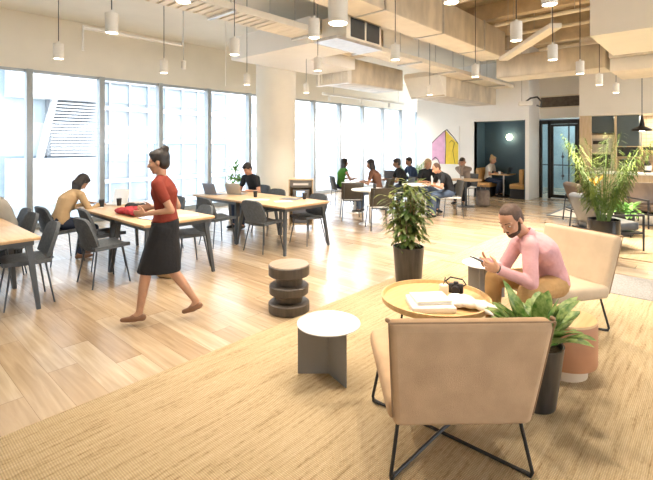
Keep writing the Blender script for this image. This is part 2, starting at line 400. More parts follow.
# ------------------------------------------------------------------ setting
YW, XW, XD, YN, YK = 10.2, 13.96, 15.0, 4.31, 2.95
struct(MB().bx(-5, 19.5, -7, YW+.3, -.2, 0), 'floor', 'floor')
fl = MB().bx(-5, 19.5, 5.3, YW+.3, 4.31, 4.5); struct(fl, 'ceiling', 'cream')
fl = MB().bx(-5, 19.5, -7, 5.3, 4.75, 4.95); struct(fl, 'ceiling', 'slab')
struct(MB().bx(-5, 19.5, 5.24, 5.3, 4.31, 4.76), 'trim_1', 'cream')
for i, (x, w) in enumerate([(4.6, .22), (6.2, .22), (7.8, .22), (9.4, .22), (11.0, .22), (12.6, .22)]):
    struct(MB().bx(x, x+w, -7, 5.24, 4.42, 4.75, .01), 'beam_%d' % (i+1), 'beam')
# window wall: bulkhead over the panes, sill, mullions
struct(MB().bx(-5, 19.5, YW, YW+.3, 3.19, 4.31), 'wall_window', 'cream')
struct(MB().bx(-5, 19.5, YW-.02, YW+.2, 0, .06), 'trim_2', 'mullion')
x0 = 2.46; sp = 1.364
for k in range(-5, 12):
    xa = x0 + k*sp
    w = struct(MB().bx(xa-.055, xa+.055, YW-.06, YW+.12, .06, 3.19, .006).bx(xa+.055, xa+sp-.055, YW+.02, YW+.08, 3.13, 3.19).bx(xa+.055, xa+sp-.055, YW+.02, YW+.08, .06, .11),
               'window_%d' % (k+6), 'mullion')
    g = MB().bx(xa+.05, xa+sp-.05, YW+.045, YW+.055, .10, 3.14).build('pane', 'glass', w)
struct(MB().bx(-5.2, -5, -7, YW+.3, 0, 4.75), 'wall_rear', 'cream')  # unseen wall, added to keep light from behind off the foreground
struct(MB().bx(-5, 19.5, -7.2, -7, 0, 1.1).bx(-5, 19.5, -7.2, -7, 2.9, 4.75), 'wall_right', 'cream')  # unseen wall; open band added to let sky fill into the room
# end wall with dark niche, door recess, kitchen opening
struct(MB().bx(XW, XW+.25, 6.04, 8.17, 0, 4.5), 'wall_back', 'white')
struct(MB().bx(XW, XW+.25, YN+.11, 6.04, 2.455, 4.75), 'wall_back_upper', 'white')
struct(MB().bx(XW, XD, YN, YN+.11, 0, 4.75), 'wall_niche_side', 'white')
struct(MB().bx(XW+.25, 19.5, 8.05, 8.17, 0, 4.75), 'wall_return', 'white')
nb = MB().bx(XW+.92, XW+.97, YN+.11, 6.14, 0, 2.5).bx(XW+.02, XW+.92, 6.04, 6.09, 0, 2.46).bx(XW+.02, XW+.92, YN+.111, YN+.14, 0, 2.46).bx(XW+.02, XW+.92, YN+.14, 6.04, 2.46, 2.5)
struct(nb, 'wall_niche', 'teal')
# door recess
struct(MB().bx(XD, XD+.15, YK-.2, YN, 2.52, 2.84).bx(XD, XD+.15, YK-.2, YN, 3.24, 4.75).bx(XD, XD+.15, YK-.2, 3.12, 2.84, 3.24), 'wall_door', 'white')
tr = struct(MB().bx(XD-.03, XD+.05, 3.12, YN, 3.20, 3.24).bx(XD-.03, XD+.05, 3.12, YN, 2.84, 2.88).bx(XD-.03, XD+.05, 3.12, 3.16, 2.88, 3.20).bx(XD-.03, XD+.05, YN-.04, YN, 2.88, 3.20), 'trim_3', 'cream')
tg = MB().bx(XD+.02, XD+.04, 3.16, YN-.04, 2.88, 3.20)
tg.build('grille', 'transom', tr)
dr = MB()
y0, y1 = 3.22, 4.28
for a, b_ in ((y0-.09, y0), (y1-.05, y1+.03), (3.98, 4.06)): dr.bx(XD-.03, XD+.06, a, b_, 0, 2.46, .004)
dr.bx(XD-.03, XD+.06, y0, y1-.05, 2.34, 2.46)
door = struct(dr, 'door_1', 'blackmetal')
leafm = MB()
for a, b_ in ((y0+.005, y0+.075), (3.90, 3.975)): leafm.bx(XD-.01, XD+.04, a, b_, .02, 2.33)
leafm.bx(XD-.01, XD+.04, y0+.07, 3.9, 2.26, 2.33).bx(XD-.01, XD+.04, y0+.07, 3.9, .02, .12)
lf = leafm.build('door_leaf', 'blackmetal', door)
MB().bx(XD+.01, XD+.02, y0+.07, 3.9, .12, 2.26).bx(XD+.01, XD+.02, 4.06, 4.23, .02, 2.34).build('pane', 'doorglass', door)
hb = MB().cyl((XD-.05, 3.62, .60), (XD-.05, 3.62, 1.45), .014)
hb.ball((XD-.03, 3.62, 1.32), (.03, .045, .045)).ball((XD-.03, 3.62, .72), (.03, .045, .045)); hb.build('door_handle', 'darkmetal', door)
# bright corridor behind the glass door
struct(MB().bx(18.6, 18.75, 2.0, 6.4, 0, 3.2), 'wall_corridor_end', 'corridor')
struct(MB().bx(XD+.15, 18.6, 6.3, 6.4, 0, 3.2).bx(XD+.15, 18.6, 2.0, 2.1, 0, 3.2), 'wall_corridor', 'corridor')
struct(MB().bx(XD+.15, 18.75, 2.0, 6.4, 3.2, 3.3), 'ceiling_corridor', 'corridor')
gp = thing('glass_partition', 'steel framed glass partition seen through the black glass door', 'partition', (17, 4.2, 0))
fm = MB()
for k in range(6): fm.bx(-.03, .03, -1.6+.66*k-.02, -1.6+.66*k+.02, 0, 2.6)
fm.bx(-.03, .03, -1.62, 1.72, 2.56, 2.6).bx(-.03, .03, -1.62, 1.72, .95, .99); fm.build('frame', 'darkmetal', gp)
MB().bx(-.01, .01, -1.6, 1.7, 0.02, 2.56).build('pane', 'doorglass', gp)
# kitchen opening
struct(MB().bx(XW-.02, XW+.2, -6, YK, 2.5, 4.75), 'wall_kitchen_bulkhead', 'cream')
struct(MB().bx(XW, XW+.05, 2.66, YK, 0, 2.5).bx(XW+.05, XD+.2, 2.72, YK, 0, 2.5), 'wall_kitchen_side', 'oakpale')
struct(MB().bx(XD+.15, XD+.3, -6, YK-.23, 0, 4.75), 'wall_kitchen', 'tile')
struct(MB().bx(XW+.2, XD+.15, -6, YK-.23, 2.5, 2.56), 'ceiling_kitchen', 'cream')
struct(MB().bx(XW-.012, XW, 6.05, 8.15, 0, .09), 'baseboard_back', 'white')
col = MB(); col.lathe([(.46, 0), (.46, 4.31)], (6.8, 7.75, 0), 48); struct(col, 'column_1', 'cream')

# rugs and carpet
def rug(name, label, m, x0, x1, y0, y1, t=.012):
    return tag(MB().bx(x0, x1, y0, y1, 0.0005, t, .004).build(name, m), label, 'rug')
rug('jute_rug', 'large golden jute rug under the lounge seating in the foreground', 'jute', -1.4, 5.78, -4.5, 3.05)
rug('jute_rug', 'golden jute rug strip behind the seated man in the pink shirt', 'jute', 5.80, 8.2, 1.92, 3.02)
rug('carpet_strip', 'grey flat carpet strip on the floor right of the man\'s armchair', 'greycarpet', 5.80, 6.70, -4.5, 1.88)
rug('jute_rug', 'pale jute rug under the dark armchair and the palm', 'jute2', 7.72, 10.6, -4.5, 1.9)
r4 = thing('pale_rug', 'off-white rug with a dark border lying before the glass door', 'rug', (12.36, 1.4, 0))
MB().bx(-1.08, 1.08, -2.4, 1.62, .0005, .010, .003).build('field', 'palerug', r4)
b4 = MB().bx(-1.14, 1.14, 1.62, 1.68, .0005, .012).bx(-1.14, -1.08, -2.4, 1.62, .0005, .012).bx(1.08, 1.14, -2.4, 1.62, .0005, .012); b4.build('border', 'darkmetal', r4)

# ------------------------------------------------------------------ ceiling services
sf = thing('ceiling_soffit', 'white dropped plaster soffit in front of the round column', 'soffit', (5.17, 7.23, 3.37)); sf['kind'] = 'structure'
MB().bx(0, 1.0, -2.2, -1.16, 0, .45).bx(0, 2.50, -1.16, 0, 0, .45).build('soffit_box', 'white', sf)
t = thing('hanging_duct', 'tan flat duct section tucked inside the white soffit\'s notch', 'duct', (6.3, 5.32, 3.62))
MB().bx(0, 1.4, 0, .70, 0, .5, .01).build('duct_body', 'galv', t)
t = thing('hanging_duct', 'tan duct with a pale finned end right of the white soffit', 'duct', (7.72, 6.37, 3.14))
MB().bx(.14, 2.45, 0, .9, 0, .58, .05, 3).build('duct_body', 'galv', t)
f_ = MB().bx(0, .14, -.05, .95, -.03, .62)
for k in range(9): f_.bx(-.02, 0, .02+.105*k, .05+.105*k, 0, .60)
f_.build('finned_end', 'whitemetal', t)
t = thing('hanging_duct', 'long tan duct with white slanted end running to the white back wall', 'duct', (10.35, 5.3, 2.96))
MB().bx(.10, 3.60, 0, 1.0, .0, .60, .02).build('duct_body', 'galv', t)
w_ = MB().loft([[V((-.25, -.02, .62)), V((-.25, 1.02, .62)), V((-.25, 1.02, .50)), V((-.25, -.02, .50))], [V((.14, -.02, .62)), V((.14, 1.02, .62)), V((.14, 1.02, -.02)), V((.14, -.02, -.02))]])
w_.build('slanted_end', 'whitemetal', t, flat=True)
# cable tray
t = thing('cable_tray', 'long cream slatted cable tray running diagonally under the ceiling', 'cable tray', (0, 4.73, 3.45))
tm = MB().bx(-1, 13.9, 0, .025, 0, .09).bx(-1, 13.9, .495, .52, 0, .09).bx(4.2, 13.9, .02, .5, .005, .02)
for k in range(80): tm.bx(-1+k*.13, -1+k*.13+.085, .02, .5, 0, .022)
tm.build('tray', 'galvlight', t)
for k in range(9):
    hg = MB(); hg.cyl((.2+1.6*k, .03, .08), (.2+1.6*k, .03, 1.3), .008, n=6).cyl((.2+1.6*k, .49, .08), (.2+1.6*k, .49, .86), .008, n=6).bx(.17+1.6*k, .23+1.6*k, -.04, .55, -.03, 0)
    hg.build('hanger_rod', 'steel', t)
# trunk duct
t = thing('hanging_duct', 'big rectangular galvanised trunk duct crossing the upper middle', 'duct', (0, 3.517, 3.6))
MB().bx(-1.5, 9.77, 0, .54, 0, .57, .006).build('duct_body', 'galv', t)
MB().bx(-1.5, 9.75, .01, .53, -.006, -.001).build('underside', 'galvlight', t)
for x in (1.6, 3.35, 5.1, 6.85, 8.6): MB().bx(x, x+.035, -.02, .555, -.02, .59).build('flange', 'steel', t)
t = thing('hanging_duct', 'tan duct turning across beyond the trunk duct\'s end', 'duct', (9.9, 1.8, 3.22))
MB().bx(.35, 1.1, -.1, 2.1, 0.03, .52, .03).build('duct_body', 'galv', t); MB().bx(.36, 1.09, -.08, 2.08, .02, .029).build('underside', 'galvlight', t)
t = thing('hanging_duct', 'broad cream duct below the big white ceiling box at right', 'duct', (9.6, -3.5, 3.0))
MB().bx(0, 1.4, 0, 5.05, .3, .75, .03).build('duct_body', 'galv', t); MB().bx(.02, 1.38, .02, 5.03, .05, .3, .02).build('underside', 'galvlight', t)
bxm = MB().bx(6.98, 8.75, -6, 1.346, 3.20, 4.75)
struct(bxm, 'wall_ceiling_box', 'cream')
# fan coil unit with double grille, next to the big round lamp
t = thing('fan_coil_unit', 'beige ceiling air unit with two dark grilles', 'air unit', (5.05, 4.16, 3.24))
MB().bx(0, .9, 0, .5, .05, .42, .01).build('casing', 'galvlight', t)
for a in (.10, .50): MB().bx(a, a+.34, -.012, .01, .09, .38).build('grille', 'darkmetal', t)
MB().bx(-.25, .9, -.02, .45, 0, .045).build('drip_pan', 'steel', t)
t = thing('ceiling_spotlight', 'wide white drum light beside the grilled air unit', 'ceiling light', tuple(W(.13, 4.9, 3.05)))
MB().lathe([(.11, 0), (.11, .26), (.02, .27)]).build('drum', 'whitemetal', t)
MB().lathe([(.095, -.006), (.095, -.001)]).build('lens', 'lens', t); MB().cyl((0, 0, .27), (0, 0, 1.69), .006).build('rod', 'steel', t)
# diagonal suspended tray and small services
a, b_ = V((7.0, 1.79, 3.4)), V((9.02, 3.28, 3.4)); mid = (a+b_)/2
t = thing('lighting_channel', 'thin white channel hung diagonally near the trunk duct\'s end', 'lighting channel', mid, math.atan2(b_.y-a.y, b_.x-a.x))
l_ = (b_-a).length
MB().bx(-l_/2, l_/2, -.09, .09, 0, .07, .004).build('channel', 'galvlight', t)
MB().cyl((-l_/2+.15, 0, .07), (-l_/2+.15, 0, 1.35), .006).build('hanger_rod', 'steel', t); MB().cyl((l_/2-.3, 0, .07), (l_/2-.3, 0, 1.35), .006).build('hanger_rod', 'steel', t)
def pipe(name, label, pts, r, m, cat='pipe'):
    t = thing('hanging_'+name, label, cat, pts[0]); o = V(pts[0]); q = [V(p)-o for p in pts]
    MB().tube(q, r, 8).build('pipe', m, t)
    a, b = q[-2], q[-1]
    if abs(a.z-b.z) < .01:
        top = (4.31 if o.y > 5.3 else 4.75)-o.z
        for f in (.2, .8):
            p = a.lerp(b, f); MB().cyl(p, (p.x, p.y, top), .006, n=6).build('rod', 'steel', t)
    return t
def yz(y, slope): return HC + slope/.742*y
pipe('conduit', 'long white conduit running above the left window bulkhead', [(1.2, 5.9, 4.25), (1.2, 5.9, 3.98), (6.0, 5.9, 3.98)], .022, 'whitemetal')
pipe('sprinkler_pipe', 'white pipe bend hanging at the top left corner', [(-1.0, 6.6, 3.55), (1.05, 6.6, 3.55), (1.05, 6.6, 4.31)], .018, 'whitemetal')
pipe('sprinkler_pipe', 'white drop pipe with a horizontal run between two left pendants', [(2.2, 6.5, 2.98), (2.2, 6.5, 3.3), (3.7, 6.5, 3.3), (3.7, 6.5, 4.31)], .018, 'whitemetal')
pipe('sprinkler_pipe', 'thin white drop pipe just left of the round column', [(4.6, 6.6, 2.75), (4.6, 6.6, 4.31)], .010, 'whitemetal')
pipe('sprinkler_pipe', 'thin white drop pipe right of the round column', [(6.9, 6.45, 2.95), (6.9, 6.45, 3.37)], .010, 'whitemetal')
def sensor(x, y, z, lab):
    t = thing('ceiling_sensor', lab, 'sensor', (x, y, z)); MB().lathe([(.028, 0), (.03, .02), (.03, .10), (.01, .12)], n=16).build('body', 'whitemetal', t); MB().cyl((0, 0, .11), (0, 0, 4.31-z), .006, n=6).build('rod', 'steel', t)
p = W((183.5-326.5)/435.3*5.8, 5.8, 1.68+76*5.8/435.3); sensor(p.x, p.y, p.z, 'small white sensor on a rod left of the column, above the window')
for k, (y, z, r) in enumerate([(4.9, 4.2, .05), (4.6, 4.35, .03), (4.45, 4.1, .035)]):
    pipe('service_pipe', ['thick cream pipe beside the cable tray, lowest of three', 'thin cream pipe beside the cable tray, highest of three', 'grey-cream pipe between cable tray and trunk duct'][k], [(-1, y, z), (13.8, y, z)], r, 'galvlight')
for k, (x, z) in enumerate([(5.4, 4.25), (7.2, 4.2), (8.9, 4.12), (10.2, 4.2), (11.8, 4.1)]):
    pipe('cross_pipe', 'cream service pipe crossing the deck, %s from the camera' % ['nearest', 'second', 'third', 'fourth', 'farthest'][k], [(x, 1.6, z), (x, 3.4, z)], .04, 'galvlight')
t = thing('track_light', 'white track bar with small spots before the far windows', 'track light', (10.0, 9.0, 3.22))
MB().bx(-.2, 4.4, -.05, .05, 0, .07).build('track', 'whitemetal', t)
for x in (.1, 1.7, 3.4):
    MB().cyl((x, 0, -.16), (x, 0, 0), .05, n=12).build('spot', 'whitemetal', t)
for x in (.3, 4): MB().cyl((x, 0, .07), (x, 0, 1.09), .008).build('rod', 'steel', t)
t = thing('hanging_device', 'small pale ceiling device with a curled black hose by the niche', 'device', tuple(W(5.62, 12.3, 2.80)))
MB().box((0, 0, 0.05), (.3, .36, .12), .4, .02).build('body', 'whitemetal', t)
MB().tube([(.0, 0, .1), (.06, -.12, .2), (.05, -.3, .22), (.02, -.42, .08), (0, -.4, -.06), (0, -.3, -.02)], .022).build('hose', 'darkmetal', t)
MB().cyl((0, .1, .1), (0, .1, 1.95), .012).build('rod', 'steel', t)

# pendants
def pendant(x, y, z, top, lab, r=.055, h=.18):
    t = thing('pendant_light', lab, 'pendant light', (x, y, z), 0, 'white cylinder pendant lights')
    MB().lathe([(r*.86, .004), (r, 0), (r, h), (r*.25, h+.004), (r*.2, h+.03)], n=24).build('canister', 'whitemetal', t)
    MB().lathe([(r*.84, .002), (r*.84, .006)], n=24).build('lens', 'lens', t)
    MB().cyl((0, 0, h+.03), (0, 0, top-z), .005, n=6).build('cord', 'darkmetal', t)
    return t
def drop(t, x, y, z, top, lab):
    o = dup(t, (x, y, z), 0, lab)
    for c in o.children:
        if c.name.startswith('cord'): c.scale.z = 1; c.data = c.data.copy(); [setattr(v.co, 'z', top-z) for v in c.data.vertices if v.co.z > .3]
    return o
P0 = None
for (x, y, lab) in [
    (1.63, 4.11, 'second row from the windows, leftmost white pendant, near the top edge'),
    (1.70, 5.82, 'white pendant over the first window mullion at far left'),
    (3.03, 5.84, 'white pendant above the second pane boundary, over the middle left table'),
    (2.96, 4.08, 'large white pendant just left of the column top'),
    (4.58, 5.96, 'small white pendant touching the left edge of the column'),
    (3.00, 2.87, 'white pendant in front of the cable tray, right of the column'),
    (4.37, 4.11, 'cream pendant beneath the white soffit\'s notch'),
    (6.07, 6.02, 'small white pendant right of the column over the far table'),
    (4.43, 2.89, 'white pendant hanging below the trunk duct at centre'),
    (4.41, 1.48, 'largest white pendant over the seated man, right of the trunk duct'),
    (5.70, 1.49, 'white pendant under the tip of the diagonal channel'),
    (7.08, 1.49, 'white pendant left of the big white ceiling box, above the glass door'),
    (8.60, 1.52, 'small white pendant below the white ceiling box corner'),
    (10.14, 1.51, 'smallest white pendant above the kitchen cabinets'),
    (6.34, 2.72, 'short white pendant between trunk duct end and niche'),
    (8.00, 4.39, 'small white pendant next to the long tan duct\'s slanted end'),
    (3.44, 0.92, 'white pendant cut by the top edge, right of the trunk duct'),
    (2.92, 1.43, 'white pendant cut by the top edge, in front of the trunk duct'),
    (1.62, 2.84, 'white pendant cut by the top edge, in front of the cable tray')]:
    top = 4.31 if y > 5.3 else 4.75
    if (x, y) == (6.07, 6.02): top = 3.37
    if (x, y) == (10.14, 1.51): top = 3.05
    lab = 'white ' + lab if 'white' not in lab else lab
    if P0 is None: P0 = pendant(x, y, 2.7, top, lab)
    else: drop(P0, x, y, 2.7, top, lab)
# dark cone pendant in the kitchen
p = W((642-326.5)/435.3*10.6, 10.6, HC+(145-131)*10.6/435.3)
t = thing('cone_pendant', 'black cone pendant lamp hanging over the kitchen counter', 'pendant light', p)
MB().lathe([(.21, 0), (.215, .012), (.20, .05), (.06, .12), (.045, .22), (.015, .40)], n=28).build('shade', 'blackmetal', t)
MB().cyl((0, 0, .38), (0, 0, 2.7), .008, n=6).build('cord', 'blackmetal', t)
MB().lathe([(.06, -.004), (.06, .01)], n=16).build('bulb', 'lens', t)

# ------------------------------------------------------------------ outside
struct(MB().bx(-60, 160, 11.5, 150, -15, -14.8), 'ground_street', 'street')
t = thing('office_building', 'white banded office building with grey louvres outside the leftmost windows', 'building', (0, 24, -15))
MB().bx(-14, 8.9, .6, 12, 0, 30).build('wall', 'bglass', t)
s_ = MB()
for z0, z1 in ((18.9, 21.0), (13.9, 16.05), (9.0, 11.0)): s_.bx(4.95, 8.9, -.6, .5, z0, z1)
s_.bx(-14, 4.8, .1, .5, 17.9, 18.2).bx(-14, 4.8, .1, .5, 13.2, 13.5).bx(-14, 4.8, .1, .5, 20.6, 20.9)
s_.build('white_band', 'bwhite', t)
lv = MB()
for k in range(17): lv.bx(6.7, 8.75, 0, .1, 16.15+.16*k, 16.22+.16*k)
lv.build('louvre', 'bwhite', t); lv = MB()
for k in range(5): lv.bx(6.7, 8.75, 0, .1, 21.1+.16*k, 21.17+.16*k)
lv.build('louvre', 'bwhite', t)
MB().bx(6.6, 8.85, .3, .55, 15, 30).build('recess', 'blouver', t)
MB().loft([[V((6.15, -.1, 16)), V((6.35, -.1, 16)), V((6.35, .4, 16)), V((6.15, .4, 16))], [V((6.75, -.1, 18.9)), V((6.95, -.1, 18.9)), V((6.95, .4, 18.9)), V((6.75, .4, 18.9))]]).build('brace', 'bwhite', t)
mm = MB()
for k in range(14): mm.bx(-12+1.25*k, -11.93+1.25*k, .5, .62, 0, 30)
mm.build('facade_mullion', 'bwhite', t)
t = thing('office_building', 'pale blue glass office block outside the middle left windows', 'building', (0, 34, -15))
MB().bx(11.6, 24, .5, 14, 0, 38).build('wall', 'bpale', t)
wn_ = MB()
for z in (12.4, 15.4, 19.9, 23.0): wn_.bx(11.7, 23.8, .35, .52, z, z+1.35)
wn_.build('window_band', 'bglass', t)
mm = MB()
for k in range(9): mm.bx(11.9+1.5*k, 12.0+1.5*k, .2, .4, 6, 38)
for z in (11.9, 13.8, 16.8, 19.3, 21.4, 24.4): mm.bx(11.6, 24, .1, .4, z, z+.3)
mm.build('facade_mullion', 'bwhite', t)
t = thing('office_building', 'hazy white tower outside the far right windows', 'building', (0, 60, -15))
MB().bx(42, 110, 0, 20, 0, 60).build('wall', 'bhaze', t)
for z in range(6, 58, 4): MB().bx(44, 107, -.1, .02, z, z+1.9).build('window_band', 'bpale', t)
# ------------------------------------------------------------------ foreground furniture
def lounge_chair(label, loc, rz, fab):
    t = thing('lounge_chair', label, 'armchair', loc, rz, 'upholstered slipper lounge chairs')
    seat = MB().sheet(lambda u, v: ((-.33+.70*u), (-.37+.74*v), .385+.02*math.sin(math.pi*u)*math.sin(math.pi*v)-.05*(1-u)*.6), 10, 10, .0)
    seat = MB(); seat.box((.02, 0, .375), (.74, .74, .115), Matrix.Rotation(R(-4), 3, 'Y'), .04, 4); seat.build('seat', fab, t, 60)
    def back(u, v):
        z = .285 + .56*v; w = .345 + .045*v
        y = (2*u-1)*w
        x = -.325 - .14*v - .012*math.sin(math.pi*u)*math.sin(math.pi*v)
        return (x, y, z)
    MB().sheet(back, 14, 12, .085).build('backrest', fab, t, 70)
    b0 = bpy.data.objects
    o = [c for c in t.children if c.name.startswith('backrest')][-1]
    md = o.modifiers.new('b', 'BEVEL'); md.width = .035; md.segments = 4; md.angle_limit = R(50)
    edge = [back(0, v/12) for v in range(13)] + [back(u/14, 1) for u in range(1, 15)] + [back(1, 1-v/12) for v in range(1, 13)]
    rear = [V(p)+V((-.036, 0, 0)) for p in edge]
    rear = [V((p.x+.010, p.y*1.0, min(p.z, .843))) for p in rear if p.z > .33]
    MB().tube(rear, .004, 6).build('piping', 'piping', o)
    for s in (-1, 1): MB().ball((back((s+1)/2, 1)[0], s*.392, .848), (.018, .012, .010)).build('corner_tuft', 'piping', o)
    def rod(pts): MB().tube(pts, .0095, 8).build('frame_rod', 'blackmetal', t)
    for s in (-1, 1):
        MB().tube([(-.29, s*.30, .335), (-.345, s*.355, .03), (-.335, s*.35, .010), (-.30, s*.32, .010)], .0095, 8).build('leg', 'blackmetal', t)
        MB().tube([(.30, s*.30, .335), (.335, s*.355, .03), (.325, s*.35, .010), (.29, s*.32, .010)], .0095, 8).build('leg', 'blackmetal', t)
    rod([(-.33, -.345, .011), (0, 0, .011), (.32, .345, .011)]); rod([(-.33, .345, .011), (0, 0, .025), (.32, -.345, .011)])
    return t
lounge_chair('tan upholstered lounge chair seen from behind, nearest the camera', (2.31, 1.19, .012), R(43.5), 'linen')
lounge_chair('pale upholstered lounge chair the man in the pink shirt sits on', (4.41, 1.20, .012), R(156.5), 'linenpale')

# round oak coffee table
t = thing('coffee_table', 'round oak tray-top coffee table between the two lounge chairs', 'coffee table', (3.26, 1.74, .012)); CTX = V((3.26, 1.74, 0))
MB().lathe([(.0, .375), (.415, .375), (.435, .385), (.44, .428), (.425, .430), (.415, .400), (.0, .397)][1:-1] , n=64).build('tray_top', 'oakx', t)
MB().lathe([(.414, .380), (.414, .3985)], n=64).build('table_surface', 'oak', t)
for k in range(4):
    a = R(40+90*k); MB().tube([(.26*math.cos(a), .26*math.sin(a), .372), (.30*math.cos(a), .30*math.sin(a), 0)], .009, 8).build('leg', 'blackmetal', t)
MB().tube([(.26*math.cos(R(40+90*k)), .26*math.sin(R(40+90*k)), .366) for k in range(4)], .009, 8, True).build('frame', 'blackmetal', t)
ZT = .4115
p = W((430-326.5)/435.3*3.42, 3.42)
t = thing('magazine_box', 'white box of stacked brochures on the coffee table', 'box', (p.x, p.y, ZT), R(42+0))
MB().box((0, 0, .022), (.30, .33, .042), None, .004).build('box_body', 'paper', t)
t = thing('book', 'cream covered book lying on the white box', 'book', (p.x+.02, p.y+.01, ZT+.045), R(48))
MB().box((0, 0, .012), (.22, .27, .020), None, .002).build('pages', 'paper', t); MB().box((0, 0, .0245), (.225, .275, .004)).box((0, 0, .0), (.225, .275, .002)).build('cover', 'bookcream', t)
# white cloth bundle
p = W((466-326.5)/435.3*3.42, 3.42)
m_ = MB()
for k in range(16):
    a = random.random()*6.28; r = random.random()*.09
    m_.ball((r*math.cos(a)*.9, r*math.sin(a)*1.5, .030+random.random()*.012), (.06, .075, .03))
m_.cone((.05, -.12, .03), .03, (.02, -.30, .012), .012).cone((-.02, -.12, .03), .03, (-.08, -.25, .012), .01)
tag(meshobj('folded_cloth', fuse(m_, .008, 4, .006, 14), 'whitecloth', None, (p.x, p.y, ZT+.004)), 'crumpled white cloth on the coffee table near the man', 'cloth')
# jar with straw, black camera
p = W((443.5-326.5)/435.3*3.68, 3.68)
t = thing('glass_jar', 'small yellow drink jar with a black straw on the coffee table', 'jar', (p.x, p.y, ZT))
MB().lathe([(.036, 0), (.038, .01), (.038, .085), (.034, .09)], n=20).build('jar_body', 'bookcream', t); MB().tube([(.0, 0, .088), (.015, -.01, .15)], .004, 6).build('straw', 'blackplastic', t)
p = W((456-326.5)/435.3*3.72, 3.72)
t = thing('camera', 'black camera with strap on the coffee table\'s far rim', 'camera', (p.x, p.y, ZT), R(20))
MB().box((0, 0, .045), (.05, .12, .08), None, .01).box((0, 0, .092), (.035, .04, .02), None, .006).build('body', 'blackplastic', t)
MB().cyl((-.02, 0, .045), (-.075, 0, .045), .033).build('lens', 'blackplastic', t); MB().tube([(0, .06, .07), (.02, .09, .09), (.05, .05, .12), (.05, -.05, .11), (.02, -.08, .08), (0, -.06, .07)], .006, 6).build('strap', 'blackcloth', t)

# steel plate tables
def plate_table(label, loc, rz):
    t = thing('side_table', label, 'side table', loc, rz, 'grey folded-metal side tables')
    MB().lathe([(.222, .362), (.232, .366), (.232, .372), (.225, .376)], n=56).build('tabletop', 'tabletopwhite', t)
    m = MB()
    m.bx(-.004, .004, .0, .228, 0, .362).build('plate_leg', 'greytable', t)
    m = MB(); m.box((-.113*math.cos(R(30)), -.113*math.sin(R(30)), .181), (.226, .008, .362), R(30)); m.build('plate_leg', 'greytable', t)
    m = MB(); m.box((.113*math.cos(R(-28)), .113*math.sin(R(-28)), .181), (.226, .008, .362), R(-28)); m.build('plate_leg', 'greytable', t)
    return t
PT = plate_table('grey metal side table with white round top, alone on the jute rug', (2.37, 2.12, .012), R(-78))
p = W((484-326.5)/435.3*4.78, 4.78)
dup(PT, (p.x, p.y, .012), R(-20), 'grey metal side table half hidden behind the seated man\'s knee')
# turned stool
t = thing('turned_stool', 'dark turned wooden stool with three stacked discs on the floor', 'stool', tuple(W((289-326.5)/435.3*4.42, 4.42, 0))); ZS = 1.07
pr_ = [(.185, 0), (.207, .01), (.207, .085), (.195, .095), (.135, .10), (.135, .165), (.19, .17), (.20, .18), (.20, .245), (.19, .255), (.135, .26), (.135, .335), (.195, .34), (.207, .35), (.207, .435), (.20, .440)]
MB().lathe([(r, z*ZS) for r, z in pr_], n=56).build('body', 'dkwood', t); MB().lathe([(.200, .4395*ZS), (.198, .446*ZS)], n=56).build('top_disc', 'dktop', t)
# ottoman
t = thing('round_ottoman', 'round terracotta ottoman with tan top behind the foreground planter', 'ottoman', tuple(W((562-326.5)/435.3*3.22, 3.22, .012)))
MB().lathe([(.20, .085), (.222, .09), (.228, .11), (.228, .385), (.222, .40)], n=56).build('side', 'terracotta', t)
MB().lathe([(.226, .395), (.222, .410), (.20, .415)], n=56).build('top', 'oakx', t); MB().lathe([(.165, 0), (.165, .09)], n=40).build('plinth', 'ottomanbase', t)

# ------------------------------------------------------------------ plants
def up_dir(az, el): return V((math.cos(az)*math.cos(el), math.sin(az)*math.cos(el), math.sin(el)))
def tapered_pot(t, r0, r1, h, m='pot'):
    MB().lathe([(r0*.95, 0), (r0, .01), (r1, h), (r1*.93, h), (r1*.90, h-.05)], n=40).build('pot', m, t)
    MB().lathe([(r1*.915, h-.06), (r1*.915, h-.04)], n=30).build('soil', 'soil', t)
t = thing('potted_ficus', 'bushy variegated plant in a tall dark planter, centre of the room', 'potted plant', tuple(W((408.5-326.5)/435.3*5.2, 5.2, .012)))
tapered_pot(t, .15, .185, .46)
st = MB(); fo = MB(); rnd = random.Random(3)
for k in range(9):
    az = k*2.4; b0 = V((.05*math.cos(az), .05*math.sin(az), .42)); tip = b0 + V((math.cos(az)*rnd.uniform(.03, .20), math.sin(az)*rnd.uniform(.03, .20), rnd.uniform(.45, .82)))
    mid = b0.lerp(tip, .5)+V((0, 0, .05)); st.tube([b0, mid, tip], [.010, .007, .004], 6)
    for i in range(78):
        f = rnd.uniform(.12, 1.05)
        q = b0.lerp(mid, f*2) if f < .5 else mid.lerp(tip, f*2-1)
        a = rnd.uniform(0, 6.28); el = rnd.uniform(-.5, .7); d = up_dir(a, el); q2 = q + d*rnd.uniform(.02, .13)
        fo.leaf(q2, d, V((0, 0, 1)), rnd.uniform(.09, .145), rnd.uniform(.034, .054), rnd.uniform(.3, 1.2), 4, .2)
st.build('stem', 'bark', t); fo.build('foliage', 'leafgreen', t, fix=False)
